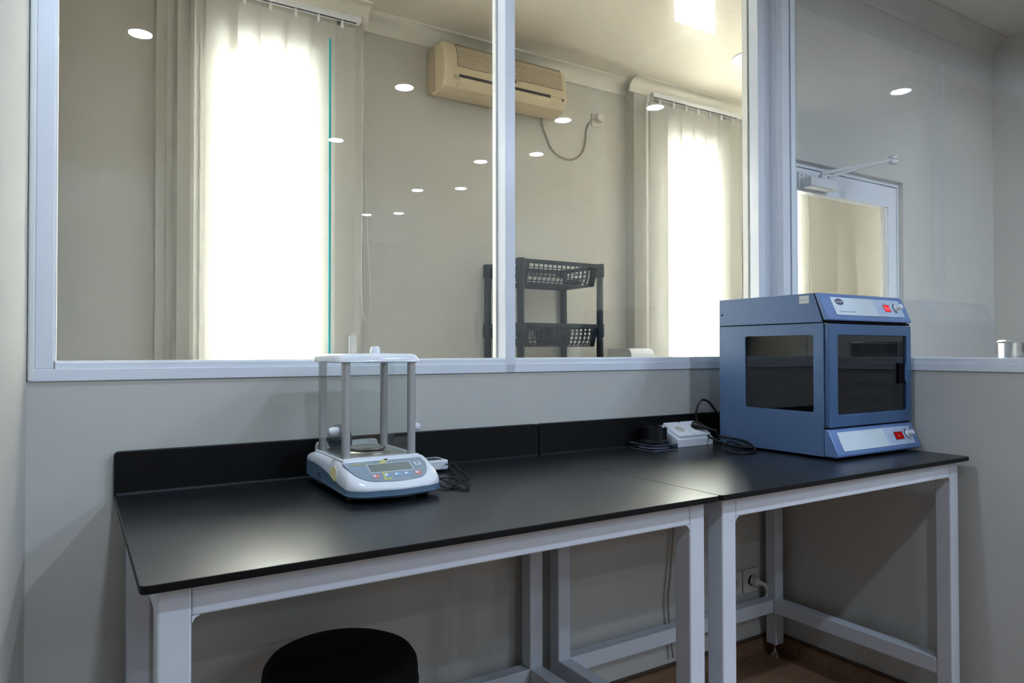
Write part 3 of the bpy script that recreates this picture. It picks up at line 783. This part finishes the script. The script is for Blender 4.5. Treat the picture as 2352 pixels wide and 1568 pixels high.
patch(-1.8095, -1.8015, -.3730, -.3670, .0016, 'bal_panel', 'button_mark', kp)
for i, (x, wd) in enumerate(((-1.878, .003), (-1.8725, .0018), (-1.8685, .0014), (-1.865, .0010))):
    patch(x-.014, x-.014+wd, -.4085, -.3870, .0007, 'yellow', 'stripe', kp, skew=.003)
    patch(x-.008, x-.008+wd*1.2, -.3610, -.3515, .0007, 'yellow', 'stripe', kp, skew=.010)
slope = plane_fn((0, -.3715, zp(0, -.3715)+.0004), (1, 0, 0), (0, .0085, zp(0, -.363)-zp(0, -.3715)))
bm = text(B(), 'KERN', .0098, slope, -1.962, .0000, .0009)
for v in bm.verts: v.co.x = -1.962+(v.co.x+1.962)*1.45
obj('brand_text', bm, 'yellow', kp)
bm = text(B(), 'ABJ', .0042, slope, -1.9175, .0014, .0009)
obj('type_text', bm, 'yellow', kp)
# tape and square emblem on the left flank
tape = plane_fn((BX0-.0006, -.36, .9305), (0, -1, 0), (.12, 0, 1))
loop = [(-.022, .022), (.002, .026), (.004, .030), (.022, .021), (.026, .000), (.021, -.006), (.013, -.004), (-.018, .004)]
bm = slab_uv(B(), [(u-.05, v+.013) for u, v in loop], -.0004, .0018, tape)
obj('masking_tape', bm, 'masking_tape', bal)
em = plane_fn((BX0-.0008, -.21, .9365), (0, -1, 0), (0, 0, 1))
sq = [(-.008, -.008), (.008, -.008), (.008, .008), (-.008, .008)]
bm = frame_plate(B(), sq, [(u*.72, v*.72) for u, v in sq], -.002, .0008, em); slab_uv(bm, [(u*.35, v*.45) for u, v in sq], -.002, .0008, em)
obj('emblem', bm, 'print_dark', bal)

# --- white spirit-level style adapter and its cable beside the balance
ad = thing('power_adapter', (-1.64, -.10, ZT), 'small white adapter with dark top label right of the balance', 'adapter')
obj('body', prism_z(B(), rrect(-1.735, -1.60, -.150, -.075, .008), ZT+.008, ZT+.034), 'white_plastic', ad, bevel=.003, seg=3)
obj('label', prism_z(B(), rrect(-1.69, -1.612, -.136, -.090, .004), ZT+.0335, ZT+.0345), 'dark_grey', ad)
for x in (-1.72, -1.615):
    for y in (-.14, -.086): obj('foot', lathe(B(), (x, y, 0), [(.005, ZT), (.005, ZT+.009)], 12), 'black_rubber', ad)
cab = spline([(-1.598, -.118, ZT+.020), (-1.590, -.150, ZT+.030), (-1.592, -.20, ZT+.012), (-1.600, -.262, ZT+.006), (-1.622, -.300, ZT+.004), (-1.668, -.325, ZT+.006), (-1.700, -.372, ZT+.004), (-1.728, -.375, ZT+.006), (-1.705, -.30, ZT+.012), (-1.668, -.31, ZT+.012), (-1.672, -.40, ZT+.005), (-1.690, -.418, ZT+.004), (-1.715, -.378, ZT+.004), (-1.735, -.350, ZT+.008), (-1.752, -.33, ZT+.012)], 10)
obj('cord', tube(B(), cab, .0021, 8), 'black_rubber', ad, smooth=True)
cab = spline([(-1.600, -.125, ZT+.016), (-1.612, -.165, ZT+.024), (-1.622, -.24, ZT+.010), (-1.640, -.33, ZT+.005), (-1.655, -.375, ZT+.005), (-1.690, -.405, ZT+.004), (-1.700, -.35, ZT+.010), (-1.690, -.25, ZT+.010), (-1.675, -.17, ZT+.012), (-1.70, -.148, ZT+.02)], 10)
obj('cord', tube(B(), cab, .0019, 8), 'black_rubber', ad, smooth=True)

# ================================================================== INCUBATOR
inc = thing('incubator', (-.2555, -.37, ZT), 'blue benchtop incubator with smoked glass door and red displays', 'incubator')
IX0, IX1, IYF, IYB, IZ0, IZS, IZT = -.494, -.022, -.578, -.156, .908, 1.3305, 1.4285
# left side panel with rounded window
fs = lambda u, v, w: (IX0+w, u, v)
sw = (-.542, -.272, 1.046, 1.294)
def match(inner, o):
    """outer rectangle point for every inner point (keeps the corners)"""
    u0, u1, v0, v1 = o; n = len(inner)//4; out = []
    cs = [(u1, v1), (u0, v1), (u0, v0), (u1, v0)]
    for q in range(4):
        out += [cs[q]]*n
    return out
inn = rrect(*sw, .008, 4)
outer = match(inn, (IYF, IYB, .985, IZS))
bm = B()
frame_plate(bm, outer, inn, 0, .012, fs)
bmesh.ops.remove_doubles(bm, verts=bm.verts, dist=1e-6)
box(bm, IX0, IX1, IYF, IYB, IZ0, .985)
box(bm, IX1-.012, IX1, IYF, IYB, .985, IZS); box(bm, IX0+.012, IX1-.012, IYB-.012, IYB, .985, IZS)
box(bm, IX0+.012, IX1-.012, IYF, IYB-.012, 1.312, IZS)
obj('cabinet', bm, 'inc_blue', inc)
obj('side_window', bx(IX0+.003, IX0+.006, sw[0]-.008, sw[1]+.008, sw[2]-.008, sw[3]+.008), 'smoke_glass', inc)
# inner fittings
ch = obj('chamber_lining', frame_plate(B(), [(IX0+.0122, .986), (IX1-.0125, .986), (IX1-.0125, 1.3115), (IX0+.0122, 1.3115)], [(IX0+.0124, .988), (IX1-.016, .988), (IX1-.016, 1.309), (IX0+.0124, 1.309)], IYF+.02, IYB-.0125, lambda u, v, w: (u, w, v)), 'inc_dark', inc)
obj('chamber_back', bx(IX0+.013, IX1-.0165, IYB-.02, IYB-.0125, .988, 1.309), 'inc_dark', inc)
obj('shelf_rail', bx(IX1-.030, IX1-.0165, IYF+.04, IYB-.03, 1.176, 1.196), 'inc_grey', inc)
obj('shelf_rail', bx(IX1-.030, IX1-.0165, IYF+.04, IYB-.03, 1.128, 1.160), 'inc_grey', inc)
bm = B(); box(bm, IX1-.024, IX1-.0165, IYF+.04, IYB-.03, 1.0, 1.112)
obj('inner_panel', bm, 'inc_grey', inc)
for y0, y1 in ((-.30, -.2), (-.50, -.36)):
    obj('vent_slot', prism_x(B(), rrect(y0, y1, 1.062, 1.071, .004, 3), IX1-.0250, IX1-.0235), 'gap_black', inc)
obj('platform', prism_z(B(), rrect(IX0+.05, IX1-.05, IYF+.05, IYB-.05, .01), 1.010, 1.022), 'inc_grey', inc, bevel=.002)
obj('clamp_bar', bx(IX0+.05, IX1-.05, -.40, -.385, 1.022, 1.05), 'inc_dark', inc)
# hood with the upper control panel
hood = [(IYB, IZS+.003), (-.577, IZS+.003), (-.545, IZT), (IYB, IZT)]
obj('hood', prism_x(B(), hood, IX0, IX1), 'inc_blue', inc, bevel=.002)
obj('hood_seam', bx(IX0+.001, IX1-.001, IYF+.001, IYB-.001, IZS, IZS+.003), 'gap_black', inc)
cp = [(-.580, IZS+.008), (-.5465, IZT+.0005), (-.556, IZT+.0005), (-.563, IZT-.003), (-.598, IZS+.016), (-.598, IZS+.0085)]
up_ = obj('upper_panel', prism_x(B(), cp, IX0-.001, IX1+.001), 'inc_blue_light', inc, bevel=.004, seg=3, smooth=True, auto=40)
obj('panel_gap', prism_x(B(), [(-.577, IZS+.002), (-.5445, IZT-.0005), (-.547, IZT-.0005), (-.581, IZS+.006), (-.590, IZS+.006), (-.590, IZS-.001)], IX0+.0005, IX1-.0005), 'gap_black', inc)
# upper face plate
pA = Vector((IX0, -.5978, IZS+.018)); pB = Vector((IX0, -.5632, IZT-.0035))
ey = (pB-pA).normalized(); LH = (pB-pA).length
fu = plane_fn(pA+Vector((0, -.0004, -.0001)), (1, 0, 0), ey)
WI = IX1-IX0
u0, u1, v0, v1 = .048, WI-.034, .010, LH-.010
pl_ = obj('face_plate', slab_uv(B(), rrect(u0, u1, v0, v1, .004), -.001, .0012, fu), 'inc_plate', up_)
sub = lambda n, bm, m: obj(n, bm, m, pl_)
sub('plate_tint', slab_uv(B(), rrect(u1-.155, u1-.001, v0+.001, v1-.001, .003), .0012, .0014, fu), 'inc_plate_blue')
def ellipse(cu, cv, a, b_, n=32): return [(cu+a*math.cos(2*PI*i/n), cv+b_*math.sin(2*PI*i/n)) for i in range(n)]
sub('logo', slab_uv(B(), ellipse(u0+.040, v1-.0165, .0225, .0115), .0012, .0018, fu), 'logo_navy')
bm = text(B(), 'stuart', .0165, fu, u0+.040, v1-.0205, .0021, 'CENTER', .2); sub('logo_text', bm, 'sticker')
bm = text(B(), 'orbital incubator | SI500', .0085, fu, u0+.022, v0+.010, .0016); sub('type_text', bm, 'print_grey')
def controls(fn, u1, v0, v1, pos, bright, labels):
    vm = (v0+v1)/2
    sub_ = pos
    return vm
vm = (v0+v1)/2
sub('display', slab_uv(B(), rrect(u1-.106, u1-.072, vm-.0125, vm+.0125, .001), .0012, .0020, fu), 'led_red')
sub('display_bezel', frame_plate(B(), [(u1-.1075, vm-.014), (u1-.0705, vm-.014), (u1-.0705, vm+.014), (u1-.1075, vm+.014)], [(u1-.106, vm-.0125), (u1-.072, vm-.0125), (u1-.072, vm+.0125), (u1-.106, vm+.0125)], .0012, .0024, fu), 'print_dark')
bm = text(B(), '32.0', .0185, fu, u1-.089, vm-.0066, .0024, 'CENTER'); sub('digits', bm, 'led_digit')
sub('button', frame_plate(B(), ellipse(u1-.122, vm+.001, .0085, .0085, 24), ellipse(u1-.122, vm+.001, .0075, .0075, 24), .0012, .0018, fu), 'print_grey')
bm = text(B(), 'temperature', .0042, fu, u1-.104, vm+.0185, .0016); text(bm, 'on/off', .0042, fu, u1-.130, vm-.0165, .0016); text(bm, 'select', .0042, fu, u1-.050, vm+.0225, .0016)
sub('caption', bm, 'print_dark')
def knob(fn, cu, cv, parent):
    o3 = fn(cu, cv, .0012); n3 = fn(cu, cv, 1.0)-fn(cu, cv, 0)
    k = obj('knob', lathe_dir(B(), o3, n3, [(.0125, 0), (.0125, .004), (.0095, .006), (.0088, .021), (.0078, .0225), (.003, .0226)], 28), 'white_plastic', parent, smooth=True)
    arc = [(cu+.0165*math.cos(math.radians(a)), cv+.0165*math.sin(math.radians(a))) for a in range(95, 266, 10)]
    wd = [.0030-.0022*i/len(arc) for i in range(len(arc))]
    bm = B(); ra, rb = [], []
    for (u, v), w in zip(arc, wd):
        d = Vector((u-cu, v-cv)).normalized()
        ra.append(bm.verts.new(fn(u-d.x*w, v-d.y*w, .0018))); rb.append(bm.verts.new(fn(u+d.x*w, v+d.y*w, .0018)))
    ring_faces(bm, ra, rb, closed=False)
    obj('dial_mark', bm, 'print_dark', parent)
knob(fu, u1-.035, vm, pl_)
# sticker and screw hole on the left flank
fl_ = plane_fn((IX0, 0, 0), (0, -1, 0), (0, 0, 1))
sk_ = obj('sticker', slab_uv(B(), rrect(.4925, .528, 1.396, 1.4215, .002), -.001, .0006, fl_), 'sticker', inc)
bm = text(B(), 'BioCare', .0098, fl_, .51, 1.4055, .0008, 'CENTER', .15); text(bm, 'authorized service', .003, fl_, .51, 1.399, .0008, 'CENTER')
for i in range(9):
    pass
obj('sticker_text', bm, 'print_grey', sk_)
obj('screw_hole', lathe(B(), (0, -.1695, 1.3732), [(.004, IX0-.0006), (.004, IX0+.002)], 14, 'x'), 'gap_black', inc)
# door
DX0, DX1, DZ0, DZ1 = IX0+.003, IX1+.0005, .999, IZS-.002
dr = (DX0+.047, DX1-.028, 1.038, 1.293)
inn = rrect(*dr, .005, 4)
fd = lambda u, v, w: (u, IYF-.002-w, v)
bm = frame_plate(B(), match(inn, (DX0, DX1, DZ0, DZ1)), inn, 0, .016, fd)
bmesh.ops.remove_doubles(bm, verts=bm.verts, dist=1e-6)
door = obj('door', bm, 'inc_door', inc, bevel=.003)
obj('door_glass', bx(dr[0]-.003, dr[1]+.003, IYF-.011, IYF-.008, dr[2]-.003, dr[3]+.003), 'smoke_glass', door)
bm = slab_uv(B(), [(dr[1]-.046, 1.130), (dr[1]-.006, 1.130), (dr[1]-.012, 1.145), (dr[1]-.012, 1.185), (dr[1]-.006, 1.200), (dr[1]-.046, 1.200)], .0085, .0135, fd)
obj('handle', bm, 'gap_black', door)
bm = slab_uv(B(), [(dr[1]+.002, 1.128), (dr[1]+.002, 1.202), (dr[1]-.006, 1.197), (dr[1]-.012, 1.186), (dr[1]-.012, 1.144), (dr[1]-.006, 1.133)], .006, .0162, fd)
obj('handle_bump', bm, 'inc_door', door)
obj('hinge', bx(DX0, DX0+.012, IYF-.010, IYF-.002, DZ1, DZ1+.004), 'steel', door)
# lower control panel
lp = [(-.579, .9945), (-.588, .9945), (-.594, .990), (-.626, .922), (-.627, .912), (-.622, IZ0), (-.579, IZ0)]
lo_ = obj('lower_panel', prism_x(B(), lp, IX0-.001, IX1+.001), 'inc_blue_light', inc, bevel=.004, seg=3, smooth=True, auto=40)
obj('lower_gap', bx(IX0+.001, IX1-.001, -.588, IYF, .9945, .9995), 'gap_black', inc)
pA = Vector((IX0, -.6255, .9235)); pB = Vector((IX0, -.5945, .989))
ey = (pB-pA).normalized(); LH = (pB-pA).length
fq = plane_fn(pA+Vector((0, -.0006, -.0002)), (1, 0, 0), ey)
u0, u1, v0, v1 = .034, WI-.030, .004, LH-.006
pl_ = obj('face_plate', slab_uv(B(), rrect(u0, u1, v0, v1, .004), -.001, .0012, fq), 'inc_plate', lo_)
sub('plate_tint', slab_uv(B(), rrect(u1-.155, u1-.001, v0+.001, v1-.001, .003), .0012, .0014, fq), 'inc_plate_blue')
vm = (v0+v1)/2
sub('display', slab_uv(B(), rrect(u1-.104, u1-.056, vm-.0125, vm+.0125, .001), .0012, .0020, fq), 'led_red_dim')
sub('display_bezel', frame_plate(B(), [(u1-.1055, vm-.014), (u1-.0545, vm-.014), (u1-.0545, vm+.014), (u1-.1055, vm+.014)], [(u1-.104, vm-.0125), (u1-.056, vm-.0125), (u1-.056, vm+.0125), (u1-.104, vm+.0125)], .0012, .0024, fq), 'print_dark')
bm = text(B(), '0:-', .015, fq, u1-.078, vm-.005, .0024, 'CENTER'); sub('digits', bm, 'btn_red')
for du in (.134, .118):
    sub('button', frame_plate(B(), ellipse(u1-du, vm, .0075, .0085, 24), ellipse(u1-du, vm, .0067, .0077, 24), .0012, .0018, fq), 'print_grey')
bm = text(B(), 'on/off  timer', .0045, fq, u1-.140, vm-.0175, .0016); text(bm, 'h    min', .0045, fq, u1-.105, vm+.0175, .0016); text(bm, 'select', .0045, fq, u1-.050, vm+.0205, .0016)
sub('caption', bm, 'print_dark')
knob(fq, u1-.026, vm+.002, pl_)
for x in (IX0+.04, IX1-.04):
    for y in (-.585, -.2): obj('foot', lathe(B(), (x, y, 0), [(.014, ZT), (.014, IZ0+.001)], 18), 'black_rubber', inc)

# ================================================================== SMALL THINGS BETWEEN
ps = thing('socket_block', (-.60, -.09, ZT), 'white double socket block on the right bench beside the incubator', 'socket block')
SBX0, SBX1 = -.690, -.512
obj('body', prism_x(B(), [(-.138, ZT), (-.140, ZT+.028), (-.052, ZT+.070), (-.032, ZT+.070), (-.032, ZT)], SBX0, SBX1), 'white_plastic', ps, bevel=.002)
pa = Vector((SBX0, -.140, ZT+.028)); pb = Vector((SBX0, -.052, ZT+.070)); ey = (pb-pa).normalized(); LS = (pb-pa).length
fb = plane_fn(pa, (1, 0, 0), ey)
wS = (SBX1-SBX0)
for a, b_ in ((.012, wS/2-.003), (wS/2+.003, wS-.008)):
    cpl = obj('cover_plate', slab_uv(B(), [(a, .008), (b_, .008), (b_, LS+.004), (a, LS+.004)], .0, .011, fb), 'white_plastic', ps, bevel=.003, seg=2)
    cu = (a+b_)/2
    obj('socket_well', frame_plate(B(), ellipse(cu, LS*.52, .0215, .0215, 32), ellipse(cu, LS*.52, .019, .019, 32), .0108, .0122, fb), 'bead', cpl)
    obj('socket_face', slab_uv(B(), ellipse(cu, LS*.52, .019, .019, 32), .0108, .0114, fb), 'socket_well', cpl)
obj('end_flap', bx(SBX0-.022, SBX0, -.070, -.050, ZT+.040, ZT+.068), 'white_plastic', ps, bevel=.002)
# black plug with cable belonging to the incubator
cu = (wS/2+.003+wS-.008)/2
pc = thing('black_lead', (-.50, -.16, ZT), 'black power lead with plug looping from the socket block', 'lead')
o3 = fb(cu, LS*.55, .0116); dirn = (fb(0, -1, .22)-fb(0, 0, 0)).normalized()+Vector((.50, 0, 0))
bm = B(); lathe_dir(bm, o3, fb(0, 0, 1)-fb(0, 0, 0), [(.0175, 0), (.0175, .006), (.016, .010), (.008, .012)], 24)
obj('plug', bm, 'black_plastic', pc, smooth=True)
p1 = o3+(fb(0, 0, 1)-fb(0, 0, 0))*.008
bm = B(); lathe_dir(bm, p1, dirn, [(.013, -.014), (.0155, -.004), (.014, .012), (.009, .032), (.006, .048), (.005, .056)], 18)
obj('plug_grip', bm, 'black_plastic', pc, smooth=True)
e = p1+dirn.normalized()*.054
cab = spline([e, e+dirn.normalized()*.02, (-.508, -.165, ZT+.034), (-.495, -.205, ZT+.030), (-.500, -.285, ZT+.022), (-.545, -.355, ZT+.006), (-.600, -.368, ZT+.004), (-.640, -.345, ZT+.004), (-.630, -.290, ZT+.010), (-.575, -.255, ZT+.022), (-.530, -.245, ZT+.022), (-.508, -.285, ZT+.008), (-.520, -.320, ZT+.010), (-.530, -.255, ZT+.008), (-.545, -.200, ZT+.020), (-.535, -.14, ZT+.030), (-.520, -.09, ZT+.045), (-.515, -.065, ZT+.08), (-.515, -.06, ZT+.115), (-.490, -.06, ZT+.155), (-.455, -.065, ZT+.150), (-.425, -.08, ZT+.11), (-.40, -.11, ZT+.07), (-.38, -.150, ZT+.06)], 10)
obj('cord', tube(B(), cab, .0042, 10), 'black_rubber', pc, smooth=True)
# clear case with black holder
cc = thing('clear_case', (-.765, -.095, ZT), 'flat clear plastic case under the black round holder', 'case')
TX0, TX1, TY0, TY1 = -.825, -.708, -.158, -.038
sq = [(TX0, TY0), (TX1, TY0), (TX1, TY1), (TX0, TY1)]; si = [(TX0+.002, TY0+.002), (TX1-.002, TY0+.002), (TX1-.002, TY1-.002), (TX0+.002, TY1-.002)]
obj('walls', frame_plate(B(), sq, si, ZT, ZT+.017, lambda u, v, w: (u, v, w)), 'clear_plastic', cc)
obj('lid', bx(TX0, TX1, TY0, TY1, ZT+.0172, ZT+.0192), 'clear_plastic', cc)
L0 = [(TX0-.0004, TY0-.0004), (TX1+.0004, TY0-.0004), (TX1+.0004, TY1+.0004), (TX0-.0004, TY1+.0004)]; L1 = [(TX0+.0008, TY0+.0008), (TX1-.0008, TY0+.0008), (TX1-.0008, TY1-.0008), (TX0+.0008, TY1-.0008)]
for z in (ZT+.0003, ZT+.0185): obj('rim', frame_plate(B(), L0, L1, z, z+.0009, lambda u, v, w: (u, v, w)), 'print_grey', cc)
obj('disc', lathe(B(), ((TX0+TX1)/2, (TY0+TY1)/2, 0), [(.018, ZT+.004), (.054, ZT+.004), (.054, ZT+.006), (.018, ZT+.006)], 40, cap=False), 'btn_pale', cc)
hd = thing('round_holder', (-.745, -.085, ZT+.0192), 'black round plastic holder standing on the clear case', 'holder')
hc = (-.752, -.088, 0)
obj('base', lathe(B(), hc, [(.050, ZT+.0192), (.052, ZT+.021), (.052, ZT+.028), (.048, ZT+.031), (.02, ZT+.031)], 40), 'black_plastic', hd, smooth=True)
def arc_wall(bm, c, r0, r1, z0, z1, a0, a1, n=20):
    L = []
    for i in range(n+1):
        a = math.radians(a0+(a1-a0)*i/n); co, s = math.cos(a), math.sin(a)
        L.append([bm.verts.new((c[0]+r*co, c[1]+r*s, z)) for r, z in ((r0, z0), (r1, z0), (r1, z1), (r0, z1))])
    for p, q in zip(L, L[1:]): ring_faces(bm, p, q)
    bm.faces.new(L[0]); bm.faces.new(L[-1])
    return bm
obj('wall', arc_wall(B(), hc, .036, .043, ZT+.030, ZT+.072, -60, -15), 'black_plastic', hd, smooth=True)
obj('wall', arc_wall(B(), hc, .036, .043, ZT+.030, ZT+.074, 10, 285, 32), 'black_plastic', hd, smooth=True)
obj('spindle', lathe(B(), hc, [(.014, ZT+.030), (.014, ZT+.06), (.008, ZT+.064)], 20), 'black_plastic', hd, smooth=True)

# --- sockets on the wall under the bench
for k, (x0, lab) in enumerate(((-.1985, 'ivory wall socket with a white plug under the right bench'), (-.300, 'ivory wall socket half hidden behind the bench leg'))):
    s = thing('wall_socket', (x0+.045, -.005, .26), lab, 'socket')
    z0 = .2595
    obj('plate', prism_y(B(), rrect(x0, x0+.094, z0, z0+.094, .005), -.010, 0), 'ivory_plastic', s, bevel=.002)
    obj('well', lathe(B(), (x0+.05, 0, z0+.047), [(.0215, -.0105), (.0215, -.0098)], 28, 'y'), 'gap_black' if k == 0 else 'socket_well', s)
wp = thing('extension_cord', (-.145, -.03, .30), 'white plug and thick white cord under the right bench', 'cord')
obj('plug', lathe_dir(B(), (-.146, -.010, .307), (.25, -1, -.1), [(.0195, 0), (.0195, .012), (.0175, .024), (.010, .030)], 28), 'cable_white', wp, smooth=True)
cab = spline([(-.142, -.034, .303), (-.125, -.040, .298), (-.098, -.038, .281), (-.083, -.034, .252), (-.100, -.033, .226), (-.155, -.036, .2185), (-.21, -.040, .226), (-.26, -.036, .222), (-.33, -.022, .19), (-.42, -.018, .15)], 8)
obj('cord', tube(B(), cab, .0085, 12), 'cable_white', wp, smooth=True)
tag(obj('wall_cable', tube(B(), spline([(-.585, -.018, .83), (-.592, -.018, .60), (-.612, -.02, .42), (-.625, -.02, .32), (-.617, -.02, .215), (-.60, -.02, .10)], 8), .0045, 8), 'cable_beige', smooth=True), 'thin beige cable hanging down the wall behind the benches', 'cable')

# ================================================================== CEILING LAMPS
def downlight(x, y, first=[None]):
    if first[0] is None:
        t = thing('downlight', (x, y, ZC), 'round recessed white LED downlight in the lab ceiling', 'ceiling lamp', 'recessed downlights in the lab ceiling')
        obj('trim_ring', lathe(B(), (x, y, 0), [(.060, ZC-.001), (.078, ZC-.001), (.078, ZC-.005), (.062, ZC-.012), (.060, ZC-.012)], 32, cap=False), 'white_plastic', t, smooth=True)
        bm = B(); bm.faces.new([bm.verts.new((x+.060*math.cos(-2*PI*i/28), y+.060*math.sin(-2*PI*i/28), ZC-.010)) for i in range(28)])
        obj('diffuser', bm, 'lamp_emit', t)
        first[0] = t
    else:
        s = first[0]; d = (x-s.location.x, y-s.location.y, 0)
        t = s.copy(); COL.objects.link(t); ORG[t] = ORG[s]+Vector(d); t.location = ORG[t]
        for ch in [c for c in s.children]: copy_obj(ch, d, t)
    return t
LAMPS = [(-2.2, -2.42), (-.61, -2.39), (.71, -2.38), (-.63, -3.80), (.75, -3.75), (-.63, -5.2), (.73, -5.15), (.74, -6.78), (-.63, -6.6),
         (1.12, -1.79), (1.06, -3.27), (1.10, -4.82), (1.06, -6.47), (-2.26, -.66)]
for x, y in LAMPS: downlight(x, y)
